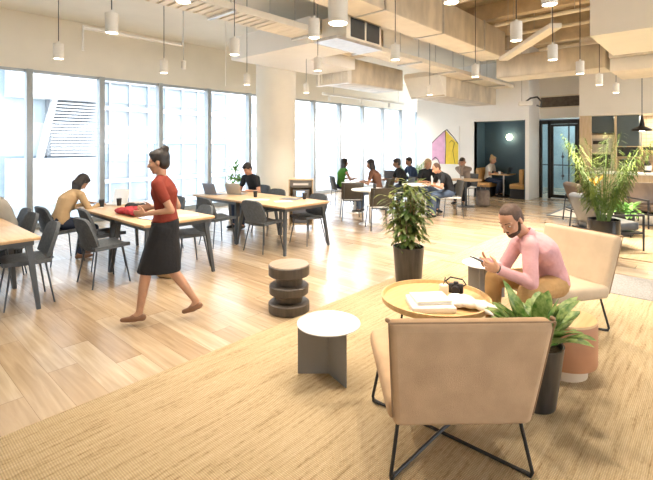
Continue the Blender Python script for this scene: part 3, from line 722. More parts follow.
# dieffenbachia
t = thing('potted_dieffenbachia', 'broad-leaved green plant in dark planter behind the nearest chair', 'potted plant', tuple(W((536-326.5)/435.3*2.80, 2.80, .012)))
tapered_pot(t, .115, .165, .40)
st = MB(); fo = MB()
for k in range(46):
    az = k*2.399; el = rnd.uniform(.35, 1.4); d = up_dir(az, el); b0 = V((.05*math.cos(az), .05*math.sin(az), .35)); ln = rnd.uniform(.08, .19); q = b0+d*ln*.9+V((0, 0, .02))
    st.tube([b0, b0.lerp(q, .5)+V((0, 0, .02)), q], .005, 6)
    fo.leaf(q, (d+V((0, 0, .15))).normalized(), V((0, 0, 1)), rnd.uniform(.19, .28), rnd.uniform(.085, .12), rnd.uniform(.4, 1.1), 7, .25)
for az in (R(150), R(165), R(140)):
    d = up_dir(az, .55); q = V((0, 0, .34))+d*.16; st.tube([(0, 0, .33), q], .005, 6); fo.leaf(q, d, V((0, 0, 1)), .27, .085, .35, 7, .25)
st.build('stem', 'leaffresh', t); fo.build('foliage', 'leafdief', t, fix=False)
def palm(label, loc, pot, n, h, spread, seed=5, m='leafpalm', yellow=False):
    rnd = random.Random(seed); t = thing('potted_palm', label, 'potted palm', loc); pr0, pr1, ph = pot
    MB().lathe([(pr0*.8, 0), (pr0, .02), (pr1, ph*.5), (pr1, ph), (pr1*.92, ph), (pr1*.9, ph-.05)], n=40).build('pot', 'potgloss', t)
    MB().lathe([(pr1*.91, ph-.06), (pr1*.91, ph-.04)], n=30).build('soil', 'soil', t)
    st = MB(); fo = MB()
    for k in range(n):
        az = k*2.399+rnd.uniform(-.3, .3); el = rnd.uniform(1.30, 1.57); L_ = h*rnd.uniform(.55, 1.05); p = V((.07*math.cos(az), .07*math.sin(az), ph-.05)); d = up_dir(az, el); pts = [p.copy()]
        S = 12
        for i in range(S):
            d = (d + V((math.cos(az), math.sin(az), 0))*.05*spread - V((0, 0, 1))*.05*spread*(i/S)*2).normalized(); p = p + d*L_/S; pts.append(p.copy())
        st.tube(pts, [.008*(1-i/(S+2)) for i in range(S+1)], 5)
        for i in range(4, S+1):
            for j in range(3):
                for s in (-1, 1):
                    tt = pts[i]-pts[i-1]; q = pts[i-1].lerp(pts[i], j/3); side = tt.cross(V((0, 0, 1))).normalized()
                    dd = (side*s*.9 + tt.normalized()*.6 + V((rnd.uniform(-.3, .3), rnd.uniform(-.3, .3), rnd.uniform(-.25, .3)))).normalized()
                    f = i/S; fo.leaf(q, dd, V((0, 0, 1)), .24*rnd.uniform(.8, 1.15)*math.sin(math.pi*min(1, .22+f*.64)), .014, 1.5, 3, .1)
    st.build('stalk', 'palmstalk', t); fo.build('frond', m, t, fix=False)
    return t
t = palm('tall areca palm in a glossy black bowl behind the seated man', tuple(W(4.04, 6.35, 0)), (.14, .21, .60), 34, 1.36, .55)
yl = MB()
for k in range(6):
    d = up_dir(k*1.05, .9+.1*(k % 3)); yl.leaf(V((-.06, .10, 1.05))+d*.04, d, V((0, 0, 1)), .20, .045, .3, 4, .3)
yl.build('yellow_bract', 'leafyellow', t, fix=False)
# tree by the window behind the round column
def leafy(name, label, cat, loc, pot, trunk, crown, n, lf, m, potm='pot', seed=1, shell=1.0):
    rnd = random.Random(seed); t = thing(name, label, cat, loc); tapered_pot(t, *pot, potm)
    st = MB(); fo = MB(); c = V((0, 0, trunk))
    st.tube([(0, 0, pot[2]-.05), (.02, .01, trunk*.7), (0, 0, trunk)], [.014, .011, .007], 6)
    for i in range(n):
        d = up_dir(rnd.uniform(0, 6.28), math.asin(rnd.uniform(-.8, 1))); q = c + V((d.x*crown[0], d.y*crown[0], d.z*crown[1]))*rnd.uniform(.3, 1)
        if i % 6 == 0: st.tube([c+V((0, 0, -.1)), q], .004, 5)
        fo.leaf(q, (d+V((0, 0, -.1))).normalized(), V((0, 0, 1)), lf*rnd.uniform(.7, 1.2), lf*.42, rnd.uniform(.2, 1), 3, .2)
    st.build('trunk', 'bark', t); fo.build('foliage', m, t, fix=False); return t
leafy('potted_tree', 'light green leafy plant by the window left of the round column', 'potted plant', (6.18, 8.5, 0), (.14, .17, .4), .98, (.27, .27), 170, .11, 'leaffresh', seed=4)
# ------------------------------------------------------------------ work tables and chairs
def table(label, x0, x1, y0, y1, grp='oak work tables'):
    w, l = x1-x0, y1-y0
    t = thing('work_table', label, 'table', ((x0+x1)/2, (y0+y1)/2, 0), 0, grp)
    MB().bx(-w/2, w/2, -l/2, l/2, .727, .740, .002).build('tabletop', 'oak', t)
    MB().bx(-w/2+.001, w/2-.001, -l/2+.001, l/2-.001, .708, .7268).build('edge_band', 'oakedge', t)
    f = MB()
    for s in (-1, 1):
        f.bx(s*(w/2-.06)-.012, s*(w/2-.06)+.012, -l/2+.05, l/2-.05, .655, .707); f.bx(-w/2+.06, w/2-.06, s*(l/2-.06)-.012, s*(l/2-.06)+.012, .655, .707)
    f.build('apron', 'darkmetal', t)
    for sx in (-1, 1):
        for sy in (-1, 1):
            a = V((sx*(w/2-.09), sy*(l/2-.09), .69)); b = V((sx*(w/2-.015), sy*(l/2-.015), 0))
            MB().loft([[a+V(q)*.030 for q in ((-1, -.7, 0), (1, -.7, 0), (1, .7, 0), (-1, .7, 0))], [b+V(q)*.018 for q in ((-1, -.9, 0), (1, -.9, 0), (1, .9, 0), (-1, .9, 0))]]).build('leg', 'darkmetal', t)
    return t
table('oak work table cut off by the left picture edge, beside the single chair', .38, 1.35, 5.17, 6.14)
table('oak work table at left edge behind the nearest one, with seated person', .38, 1.35, 6.15, 7.42)
table('oak work table with red scarf and tablet, nearest of the middle row', 2.34, 3.30, 4.98, 5.98)
table('oak work table the woman in the beige cardigan writes on', 2.34, 3.30, 5.99, 7.25)
table('oak work table with a black cup, in front of the wooden kiosk', 4.44, 5.46, 4.86, 6.08)
table('oak work table with open laptops and the man in black t-shirt', 4.44, 5.46, 6.09, 7.45)

def dining_chair(label, loc, rz, fab='chairfab'):
    t = thing('dining_chair', label, 'chair', loc, rz, 'charcoal upholstered dining chairs')
    MB().sheet(lambda u, v: (-.20+.42*u, (2*v-1)*(.235-.02*u), .455-.02*math.sin(math.pi*v)+.012*u-.03*(max(0, u-.8)**1.2)), 8, 10, .042).build('seat', fab, t, 60)
    def back(u, v):
        a = (2*u-1); z = .475+.345*v-.05*abs(a)**5*v+.02*abs(a)**5*(1-v); w = .235+.012*math.sin(math.pi*v)-.05*max(0, v-.6)
        return (-.215-.085*v+.055*a*a*(1-.2*v), a*w, z)
    MB().sheet(back, 14, 10, .036).build('backrest', fab, t, 60)
    MB().sheet(lambda u, v: (-.205+.03*math.cos(math.pi*v*.5)-.015, (2*u-1)*.20, .452+.03*v), 6, 3, .02).build('back_joint', fab, t, 60)
    for sx, sy in ((1, 1), (1, -1), (-1, 1), (-1, -1)):
        MB().cyl((sx*.15, sy*.16, .445), (sx*.215+(0 if sx > 0 else -.01), sy*.225, 0), .011, .008, 10).build('leg', 'darkmetal', t)
    f = MB(); f.tube([(.15, .16, .438), (.15, -.16, .438), (-.15, -.16, .430), (-.15, .16, .430)], .009, 6, True); f.build('seat_frame', 'darkmetal', t)
    return t
D0 = dining_chair('charcoal dining chair beside the leg of the leftmost work table', (1.30, 5.53, 0), R(176))
for x, y, a, lab in [
    (1.33, 6.46, 180, 'charcoal dining chair second along the left table, only its back showing'),
    (1.38, 6.97, 178, 'charcoal dining chair third along the left table, next to the window mullion'),
    (2.14, 5.62, 2, 'charcoal dining chair with empty seat nearest the camera at the scarf table'),
    (2.42, 6.36, -4, 'charcoal dining chair between the seated woman and the nearest empty chair'),
    (2.10, 7.05, 4, 'charcoal dining chair the woman in the beige cardigan sits on'),
    (3.20, 5.48, 172, 'charcoal dining chair behind the walking woman, right side of scarf table'),
    (3.48, 6.72, 178, 'charcoal dining chair at the right rear of the scarf tables'),
    (4.50, 5.42, 3, 'charcoal dining chair left of the black cup table, nearer of two'),
    (4.22, 6.28, -3, 'charcoal dining chair left of the laptop table, farther of two'),
    (5.34, 5.26, 176, 'charcoal dining chair in front of the wooden kiosk'),
    (5.42, 6.42, 182, 'charcoal dining chair on the column side, between kiosk and seated man'),
    (5.78, 7.28, 180, 'charcoal dining chair the man in the black t-shirt sits on')]:
    dup(D0, (x, y, 0), R(a), lab)

ZT2 = .740
def cup(x, y, lab, z=ZT2, h=.10, m='blackplastic'):
    t = thing('cup', lab, 'cup', (x, y, z)); MB().lathe([(.030, 0), (.038, h), (.035, h), (.033, h-.02)], n=20).build('cup_body', m, t)
    MB().lathe([(.040, h+.0005), (.040, h+.009), (.034, h+.012)], n=20).build('lid', 'darkmetal', t); return t
cup(2.86, 6.93, 'black takeaway cup on the beige woman\'s table, right of her laptop'); cup(2.62, 6.98, 'black cup closest to the writing woman\'s laptop')
cup(4.97, 6.22, 'black takeaway cup at the middle of the laptop table'); cup(5.36, 5.36, 'black takeaway cup at the right corner of the middle table')
cup(2.75, 5.15, 'tall black cup on the scarf table in front of the walking woman', h=.13)
def laptop(lab, loc, rz, open_=105, m='silver', screen='blackplastic'):
    t = thing('laptop', lab, 'laptop', loc, rz)
    MB().bx(-.11, .11, -.16, .16, 0, .014, .003).build('keyboard_base', m, t)
    M = Matrix.Rotation(-R(open_-90), 3, 'Y')
    q = M @ V((0, 0, .11)); MB().box(V((.11, 0, .014))+V((math.sin(R(open_-90))*.11, 0, math.cos(R(open_-90))*.11)), (.008, .32, .22), Matrix.Rotation(R(open_-90), 3, 'Y'), .002).build('screen_lid', m, t)
    return t
laptop('open white laptop on the beige woman\'s table near the window', (2.86, 7.12, ZT2), R(20), 105, 'whiteplastic')
laptop('open blue-grey laptop at the left end of the laptop table', (4.75, 7.16, ZT2), R(190), 110, 'greyplastic')
laptop('open grey laptop before the leafy plant', (5.05, 6.86, ZT2), R(200), 112, 'silver')
t = thing('tablet', 'tablet lying near the front edge of the scarf table', 'tablet', (2.62, 5.42, ZT2), R(12)); MB().bx(-.09, .09, -.13, .13, 0, .008, .003).build('body', 'darkmetal', t); MB().bx(-.08, .08, -.12, .12, .008, .009).build('screen', 'screen', t)
def sheets(lab, x, y, rz, w=.21, l=.30, z=ZT2, m='paper', h=.003): return tag(MB().bx(-w/2, w/2, -l/2, l/2, 0, h).build('paper_sheet', m, None, loc=(x, y, z), rz=R(rz)), lab, 'paper')
sheets('white paper the beige woman writes on', 2.50, 7.02, 10); sheets('loose white paper in the middle of the beige woman\'s table', 2.95, 6.6, 30)
sheets('white sheets in front of the man in the black t-shirt', 5.1, 7.12, 15, .3, .4); sheets('white sheet on the near end of the cup table', 4.9, 5.4, 60); sheets('dark folder near the right end of the cup table', 5.2, 5.55, 20, .22, .32, m='greyplastic', h=.008)
sheets('long paper sheet next to the middle cup', 4.75, 5.9, 40, .21, .42); sheets('yellowish papers at the right end of the scarf table', 3.05, 5.25, 60, .21, .30, m='bookcream', h=.006)
m_ = MB(); rn = random.Random(8)
for k in range(26): m_.ball((rn.uniform(-.10, .10), rn.uniform(-.24, .24), .04+rn.uniform(-.005, .03)), (.06, .09, .035))
tag(meshobj('scarf', fuse(m_, .01, 3, .012, 16), 'red', None, (2.60, 5.93, ZT2-.002)), 'red knitted scarf heaped on the middle left table', 'scarf')
m_ = MB()
for k in range(12): m_.ball((rn.uniform(-.08, .08), rn.uniform(-.12, .12), .045), (.06, .08, .04))
tag(meshobj('cloth_bag', fuse(m_, .01, 3, .008, 16), 'blackcloth', None, (2.86, 6.42, ZT2-.002)), 'black cloth bag behind the red scarf', 'bag')
def soft_bag(name, lab, loc, rz, size, m, seed=1, strap=True):
    w, d, h = size; mm = MB(); mm.box((0, 0, h*.5), (d, w, h), None, min(size)*.35, 4)
    o = meshobj(name, fuse(mm, .012, 6, .012, 7, seed), m, None, loc); o.rotation_euler.z = rz; tag(o, lab, 'bag')
    if strap: MB().tube([(0, -w*.25, h*.95), (0, -w*.2, h*1.25), (0, w*.2, h*1.25), (0, w*.25, h*.95)], .008, 6).build('handle', m, o)
    return o
soft_bag('tote_bag', 'tan tote bag on the floor under the scarf table', (2.74, 5.22, 0), R(30), (.24, .16, .28), 'tote')
soft_bag('hand_bag', 'black bag on the floor behind the beige woman\'s chair', (1.62, 7.75, 0), R(30), (.34, .2, .26), 'blackcloth', 2)
soft_bag('backpack', 'taupe backpack on the floor beside the niche table', tuple(W((483-326.5)/435.3*11.9, 11.9, 0)), R(50), (.34, .24, .46), 'backpack', 3)

# kiosk right of the column
t = thing('wooden_kiosk', 'pale wooden service kiosk with small screen, right of the round column', 'kiosk', (6.15, 6.24, 0), R(-138))
k_ = MB().bx(-.16, .16, -.24, -.22, 0, 1.0).bx(-.16, .16, .22, .24, 0, 1.0).bx(-.16, .16, -.22, .22, .98, 1.0).bx(-.15, -.13, -.22, .22, .10, .98).bx(-.13, .15, -.22, .22, .10, .12).bx(-.13, .15, -.22, .22, .55, .57); k_.build('cabinet', 'oakpale', t)
MB().bx(.10, .145, -.215, .215, .84, .975, .004).build('header_panel', 'greytable', t); MB().bx(.146, .149, -.15, .15, .885, .925).build('sign_strip', 'paper', t)
MB().bx(-.05, .12, -.16, .16, .572, .80, .01).build('printer', 'greytable', t); MB().bx(.121, .125, -.09, .07, .66, .77).build('screen', 'screen', t)
MB().bx(-.10, .08, -.17, .17, .122, .42, .01).build('drawer_box', 'greyplastic', t)

# ------------------------------------------------------------------ café corner
def cafe_chair(label, loc, rz):
    t = thing('cafe_chair', label, 'chair', loc, rz, 'olive-backed café chairs')
    MB().sheet(lambda u, v: (-.19+.40*u, (2*v-1)*.22*(1-.15*u*u), .455-.012*math.sin(math.pi*v)), 8, 8, .03).build('seat', 'whiteplastic', t, 60)
    MB().sheet(lambda u, v: (-.215-.08*v+.035*(2*u-1)**2, (2*u-1)*.245, .475+.365*v), 8, 4, .02).build('backrest', 'olive', t, 60)
    for s in (-1, 1):
        MB().tube([(-.24, s*.235, 0), (-.20, s*.20, .44), (-.235, s*.19, .60), (-.30, s*.19, .80)], .010, 8).build('leg', 'darkmetal', t)
        MB().tube([(.22, s*.225, 0), (.17, s*.19, .44)], .010, 8).build('leg', 'darkmetal', t)
    MB().tube([(-.20, .20, .435), (.17, .19, .435), (.17, -.19, .435), (-.20, -.20, .435)], .008, 6, True).build('seat_frame', 'darkmetal', t)
    return t
fw = R(42.1)
C0 = cafe_chair('olive-backed café chair facing the small white table, nearest of its group', tuple(W((379-326.5)/435.3*8.75, 8.75, 0)), fw+R(10))
for px, d, a, lab in [(351, 9.9, 5, 'olive-backed café chair left of the nearest café chair'),
                      (341, 11.9, -75, 'dark café chair under the woman in the green top'),
                      (381, 11.0, 60, 'café chair under the dark haired woman in brown'),
                      (403, 11.4, 100, 'café chair of the dark haired person left of the navy top'),
                      (413, 12.5, 110, 'café chair of the person in the navy top by the far palm'),
                      (426, 11.35, -170, 'café chair under the blond person in black'),
                      (450, 10.3, 92, 'olive-backed café chair under the balding man'),
                      (466, 12.7, 130, 'café chair of the man with hands at his face')]:
    p = W((px-326.5)/435.3*d, d); dup(C0, (p.x, p.y, 0), fw+R(a), lab)
def cafe_table(label, px, d, r=.4, m='whiteplastic', z=.74):
    p = W((px-326.5)/435.3*d, d); t = thing('cafe_table', label, 'table', (p.x, p.y, 0), 0, 'round café tables')
    MB().lathe([(r-.01, z-.025), (r, z-.015), (r, z)], n=40).build('tabletop', m, t); MB().cyl((0, 0, .02), (0, 0, z-.026), .028).build('post', 'darkmetal' if m != 'whiteplastic' else 'steel', t)
    MB().lathe([(.24, 0), (.235, .012), (.03, .025)], n=36).build('base', 'darkmetal' if m != 'whiteplastic' else 'steel', t); return p
TC1 = cafe_table('white round café table with black cup, nearest of the café corner', 370, 9.25)
TC2 = cafe_table('white round café table before the woman in green', 355, 10.9, .34)
TC3 = cafe_table('white round café table between the blond person and the balding man', 417, 10.45, .36)
TC4 = cafe_table('oak round café table of the man with hands at his face', 466, 11.9, .42, 'oak')
TC5 = cafe_table('white round café table behind the dark haired pair', 391, 12.4, .34)
q = TC1; cup(q.x+.1, q.y-.05, 'black cup on the nearest white café table'); q = TC2; sheets('white papers in front of the woman in green', q.x, q.y, 20)
q = TC1; sheets('white pad on the nearest white café table', q.x-.12, q.y+.12, 60)
laptop('open grey laptop on the far white café table', (TC5.x-.05, TC5.y, ZT2), fw+R(170), 105, 'greyplastic')
q = TC4; cup(q.x, q.y+.1, 'small white cup on the oak café table', m='whiteplastic', h=.08)
p = W((411-326.5)/435.3*14.2, 14.2)
palm('small green palm in the far corner by the last window', tuple(p), (.12, .17, .5), 16, .85, .8, 9, 'leaffresh')

# painting
def onwall(px, X): k = (px-326.5)/FPX; return X*(ST-k*CT)/(CT+k*ST)
ya, yb = onwall(432, XW), onwall(459.5, XW)
def zz(py, y, X): d = X*CT+y*ST; return HC-(py-145)*d/FPX
t = thing('picture', 'unframed canvas with pink and yellow house shape on the white wall', 'painting', (XW-.03, (ya+yb)/2, 0))
z0, z1 = zz(165.5, yb, XW), zz(127, ya, XW); hw = (ya-yb)/2
MB().bx(0, .028, -hw, hw, z0, z1).build('canvas', 'white', t)
def patch(nm, poly, m, off=.002, th=.0015):
    f = lambda u, v, w: V((-off-w, hw-2*hw*u, z0+(z1-z0)*(1-v)))
    MB().prism(poly, f, th).build(nm, m, t, flat=True)
patch('pink_patch', [(.02, .42), (.50, .12), (.50, .97), (.30, .97), (.20, .84), (.02, .90)], 'pinkpaint')
patch('yellow_patch', [(.52, .10), (.97, .45), (.97, .97), (.52, .97)], 'yellowpaint')
def stroke(pts, w=.010):
    P = [V((-.006, hw-2*hw*u, z0+(z1-z0)*(1-v))) for u, v in pts]; MB().tube(P, w*1.0, 5).build('brush_line', 'blackmetal', t)
stroke([(.02, .42), (.25, .26), (.46, .13), (.56, .08), (.80, .27), (.97, .45)], .011); stroke([(.51, .10), (.53, .5), (.51, .97)]); stroke([(.66, .42), (.74, .36), (.84, .42), (.78, .62), (.86, .97)], .007); stroke([(.02, .88), (.14, .80), (.24, .86), (.30, .97)], .012)

# niche: sconce, banquettes, table
yc = onwall(509.5, XW+.85)
t = thing('wall_sconce', 'round glowing wall lamp on the dark teal niche wall', 'wall lamp', (XW+.92, yc, 1.94))
MB().cyl((-.05, 0, 0), (-.001, 0, 0), .05).build('mount', 'blackmetal', t); MB().ball((-.09, 0, 0), (.06, .10, .10)).build('globe', 'sconce', t)
def bench(lab, y0, y1, backy):
    t = thing('booth_bench', lab, 'bench', (XW+.04, 0, 0), 0, 'tan booth benches'); s = 1 if backy > y0 else -1
    MB().bx(.02, .85, y0, y1, .0, .30).build('plinth', 'blackmetal', t); MB().bx(.0, .87, y0-.01, y1+.01, .305, .45, .03, 3).build('seat', 'tanleather', t)
    MB().bx(.0, .87, *( (y1-.14, y1-.02) if backy > y0 else (y0+.02, y0+.14)), .455, .92, .03, 3).build('backrest', 'tanleather', t)
bench('tan booth bench on the left side of the dark niche', 5.54, 6.02, 6.0)
bench('tan booth bench on the right side of the dark niche', 4.48, 4.90, 4.4)
yc = 5.22
t = thing('booth_table', 'small oak pedestal table inside the dark niche', 'table', (XW+.42, yc, 0)); MB().bx(-.38, .38, -.26, .26, .715, .74, .006).build('tabletop', 'oakx', t)
MB().cyl((0, 0, .015), (0, 0, .714), .025).build('post', 'steel', t); MB().lathe([(.2, 0), (.19, .012), (.03, .0149)]).build('base', 'blackmetal', t)
laptop('dark open laptop on the booth table', (XW+.40, yc-.05, ZT2), R(-90), 105, 'darkmetal')
cup(XW+.2, yc+.05, 'white cup on the booth table', m='whiteplastic', h=.09)

# ------------------------------------------------------------------ kitchen
XK = 14.35
def cab(nm, lab, cat, px0, px1, py0, py1, m, depth=.55, X=XK):
    y0, y1 = onwall(px1, X), onwall(px0, X); ym = (y0+y1)/2; za, zb = zz(py1, ym, X), zz(py0, ym, X); zb = min(zb, 2.495)
    t = thing(nm, lab, cat, (X, ym, za)); w = (y1-y0)/2
    MB().bx(0, depth, -w+.002, w-.002, 0, zb-za, .004).build('body', m, t); return t, w, zb-za
t, w, h = cab('wall_cabinet', 'slate wall cabinet above the steel oven tower', 'cabinet', 588, 614, 112, 133, 'slate'); MB().bx(-.018, -.001, -w+.01, w-.01, .06, h-.02).build('door', 'slate', t)
t, w, h = cab('tall_cabinet', 'slate tall cabinet front right of the oak post', 'cabinet', 616.5, 639.5, 112, 146, 'slate'); MB().bx(-.018, -.001, -w+.01, w-.01, .02, h-.02).build('door', 'slate', t)
t, w, h = cab('oven_tower', 'beige steel oven tower with dark control slot', 'oven', 588, 614, 135, 170.5, 'galvlight')
MB().bx(-.02, -.001, -w+.04, w-.04, h*.52, h*.9).build('door', 'steel', t); MB().bx(-.028, -.021, -w*.45, w*.6, h*.74, h*.84).build('control_panel', 'blackplastic', t); MB().bx(-.015, -.001, -w+.08, w-.08, h*.08, h*.46).build('oven_window', 'darkglass', t)
t, w, h = cab('microwave', 'black microwave behind the palm fronds', 'microwave', 617, 638.5, 147, 156.5, 'darkglass', .4)
MB().bx(-.02, -.001, -w+.02, w*.4, .02, h-.02).build('door', 'blackplastic', t)
t, w, h = cab('kitchen_shelf', 'thin pale shelf under the microwave', 'shelf', 616.5, 639.5, 157, 158.5, 'oakpale', .5)
t, w, h = cab('coffee_machine', 'dark coffee machine on the counter behind the palm', 'coffee machine', 619, 637, 159.5, 171, 'darkglass', .4, 14.2)
MB().bx(-.06, -.002, -w*.6, w*.6, .12, .2).build('brew_head', 'steel', t)
t, w, h = cab('oak_post', 'slim vertical oak post between the slate cabinets', 'post', 614.2, 616.3, 112, 170.5, 'oakpale', .1, 14.25)
yl0, yl1 = -5.0, 2.6
t = thing('kitchen_counter', 'oak fronted kitchen counter with cream worktop at right edge', 'counter', (13.55, 0, 0))
MB().bx(.04, .78, yl0, yl1, 0, .905).build('base', 'oakpale', t); MB().bx(0, .8, yl0-.02, yl1+.03, .91, .955, .004).build('worktop', 'white', t)
t, w, h = cab('undercounter_fridge', 'white appliance front under the counter\'s left end', 'appliance', 588, 601, 176, 200, 'whiteplastic', .03, 13.545)
t = thing('wall_shelf', 'short shelf on the beige tiles', 'shelf', (XD-.12, onwall(650, XD), 1.50)); MB().bx(0, .26, -1.2, .30, 0, .03).build('board', 'oakpale', t)
for k in range(5):
    y = onwall(644.5+2.0*k, XD); g = thing('mug', 'dark mug on the tiled wall\'s shelf, %s from the left' % ['first', 'second', 'third', 'fourth', 'fifth'][k], 'mug', (XD-.0, y, 1.531)); MB().lathe([(.032, 0), (.038, .09), (.034, .09), (.030, .02)], n=16).build('mug_body', 'blackplastic', g)
g = thing('thermos', 'dark thermos jug with pale band on the counter, right edge', 'jug', (14.2, onwall(647.5, 14.2), .956)); MB().lathe([(.08, 0), (.085, .20), (.05, .27), (.05, .31)], n=20).build('jug_body', 'blackplastic', g); MB().lathe([(.0865, .06), (.0865, .18)], n=20).build('band', 'paper', g)
p = W((649-326.5)/435.3*9.6, 9.6)
def stool(lab, p, rz):
    t = thing('bar_stool', lab, 'stool', p, rz); MB().bx(-.2, .2, -.2, .2, .70, .74, .012).build('seat', 'darkmetal', t)
    for sx in (-1, 1):
        for sy in (-1, 1): MB().cyl((sx*.15, sy*.15, .70), (sx*.21, sy*.21, 0), .012, .010, 10).build('leg', 'blackmetal', t)
    MB().tube([(.19, .19, .22), (-.19, .19, .22), (-.19, -.19, .22), (.19, -.19, .22)], .009, 6, True).build('foot_ring', 'blackmetal', t)
stool('black metal bar stool at the counter, right picture edge', (p.x, p.y, .013), R(10))

# armchairs round the palm
def armchair(label, p, rz, leather):
    t = thing('metal_armchair', label, 'armchair', p, rz, 'black framed leather armchairs')
    MB().box((.03, 0, .36), (.62, .62, .13), Matrix.Rotation(R(-4), 3, 'Y'), .035, 3).build('seat_cushion', leather, t)
    MB().box((-.33, 0, .62), (.13, .62, .50), Matrix.Rotation(R(-20), 3, 'Y'), .05, 3).build('back_cushion', leather, t)
    for s in (-1, 1):
        MB().tube([(.36, s*.36, 0), (.36, s*.36, .56), (-.36, s*.36, .56), (-.42, s*.36, 0)], .014, 8).build('side_frame', 'blackmetal', t)
    f = MB().tube([(.36, .36, .28), (.36, -.36, .28)], .012, 8); f.build('front_rail', 'blackmetal', t)
    MB().tube([(-.40, .36, .24), (-.40, -.36, .24)], .012, 8).build('rear_rail', 'blackmetal', t); MB().bx(-.36, .36, -.35, .35, .26, .285).build('seat_deck', 'blackmetal', t)
    return t
A0 = armchair('grey leather armchair with black frame right behind the palm pot', tuple(W(4.62, 7.2, .012)), fw-R(88), 'greyleather')
t = armchair('brown leather armchair behind the grey one, back just showing', tuple(W(5.68, 9.35, .012)), fw-R(95), 'brownleather')
t = armchair('brown leather armchair beyond the grey seat at the right edge', tuple(W(6.75, 9.0, .012)), fw+R(180), 'brownleather')
t = thing('low_planter', 'slatted dark planter full of broad leaves near the right edge', 'potted plant', tuple(W(5.55, 8.1, .012)))
b_ = MB()
for k in range(7): b_.bx(-.24+.07*k, -.20+.07*k, -.13, -.11, .0, .45).bx(-.24+.07*k, -.20+.07*k, .11, .13, .0, .45)
b_.bx(-.26, .26, -.108, .108, .02, .42); b_.build('slatted_box', 'blackmetal', t)
fo = MB(); rn = random.Random(2)
for k in range(60):
    d = up_dir(k*2.4, rn.uniform(.1, 1.2)); fo.leaf(V((rn.uniform(-.2, .2), rn.uniform(-.08, .08), .42))+d*rn.uniform(.02, .14), d, V((0, 0, 1)), .20, .08, 1.1, 5, .2)
fo.build('foliage', 'leaffresh', t, fix=False)
# ------------------------------------------------------------------ people
def ik(a, b, l1, l2, pole):
    d = b-a; L_ = min(d.length, (l1+l2)*.995); u = d.normalized(); x = (l1*l1-l2*l2+L_*L_)/(2*L_); h = math.sqrt(max(1e-6, l1*l1-x*x))
    p = pole - u*pole.dot(u); p = p.normalized(); return a+u*x+p*h, a+u*L_
def add_hand(mb, w, d, n, side, s=1.0, curl=.5, thumb=.5, holdfist=False):
    """w wrist, d finger direction, n palm-facing normal, side +1 left / -1 right"""
    d = d.normalized(); n = (n-d*n.dot(d)).normalized(); t = d.cross(n)*(1 if side > 0 else -1); t = -t
    r0 = .5*s
    rings = []
    for f, wd, th in ((-.15, .024, .019), (.0, .026, .018), (.3, .036, .017), (.7, .041, .0155), (1.0, .040, .013)):
        rings.append(mb.ring(w+d*(.088*s*f), t, n, wd*s, th*s, 12))
    mb.loft(rings)
    for i, (o, ln) in enumerate(((.030, .070), (.010, .080), (-.011, .074), (-.030, .058))):
        p = w + d*(.080*s) + t*(o*s); dd = (d + t*(o*1.2)).normalized(); c = curl*(1+.12*i); rr = .0092*s
        for k, fr in enumerate((.45, .32, .25)):
            q = p + dd*(ln*s*fr); mb.cone(p, rr, q, rr*.9, 8); p = q; rr *= .9
            ang = c*(.55, .75, .5)[k]; dd = (dd*math.cos(ang) + n*math.sin(ang)); dd.normalize()
    p = w + d*(.022*s) + t*(.026*s); dd = (d*.65+t*.75+n*.25).normalized(); q = p+dd*(.045*s); mb.cone(p, .0135*s, q, .011*s, 8)
    dd = (d*.85+t*(.35-.3*thumb)+n*(.15+.5*thumb)).normalized(); q2 = q+dd*(.032*s); mb.cone(q, .011*s, q2, .0095*s, 8)
    dd = (dd+n*.3*thumb).normalized(); mb.cone(q2, .0098*s, q2+dd*(.024*s), .008*s, 8)

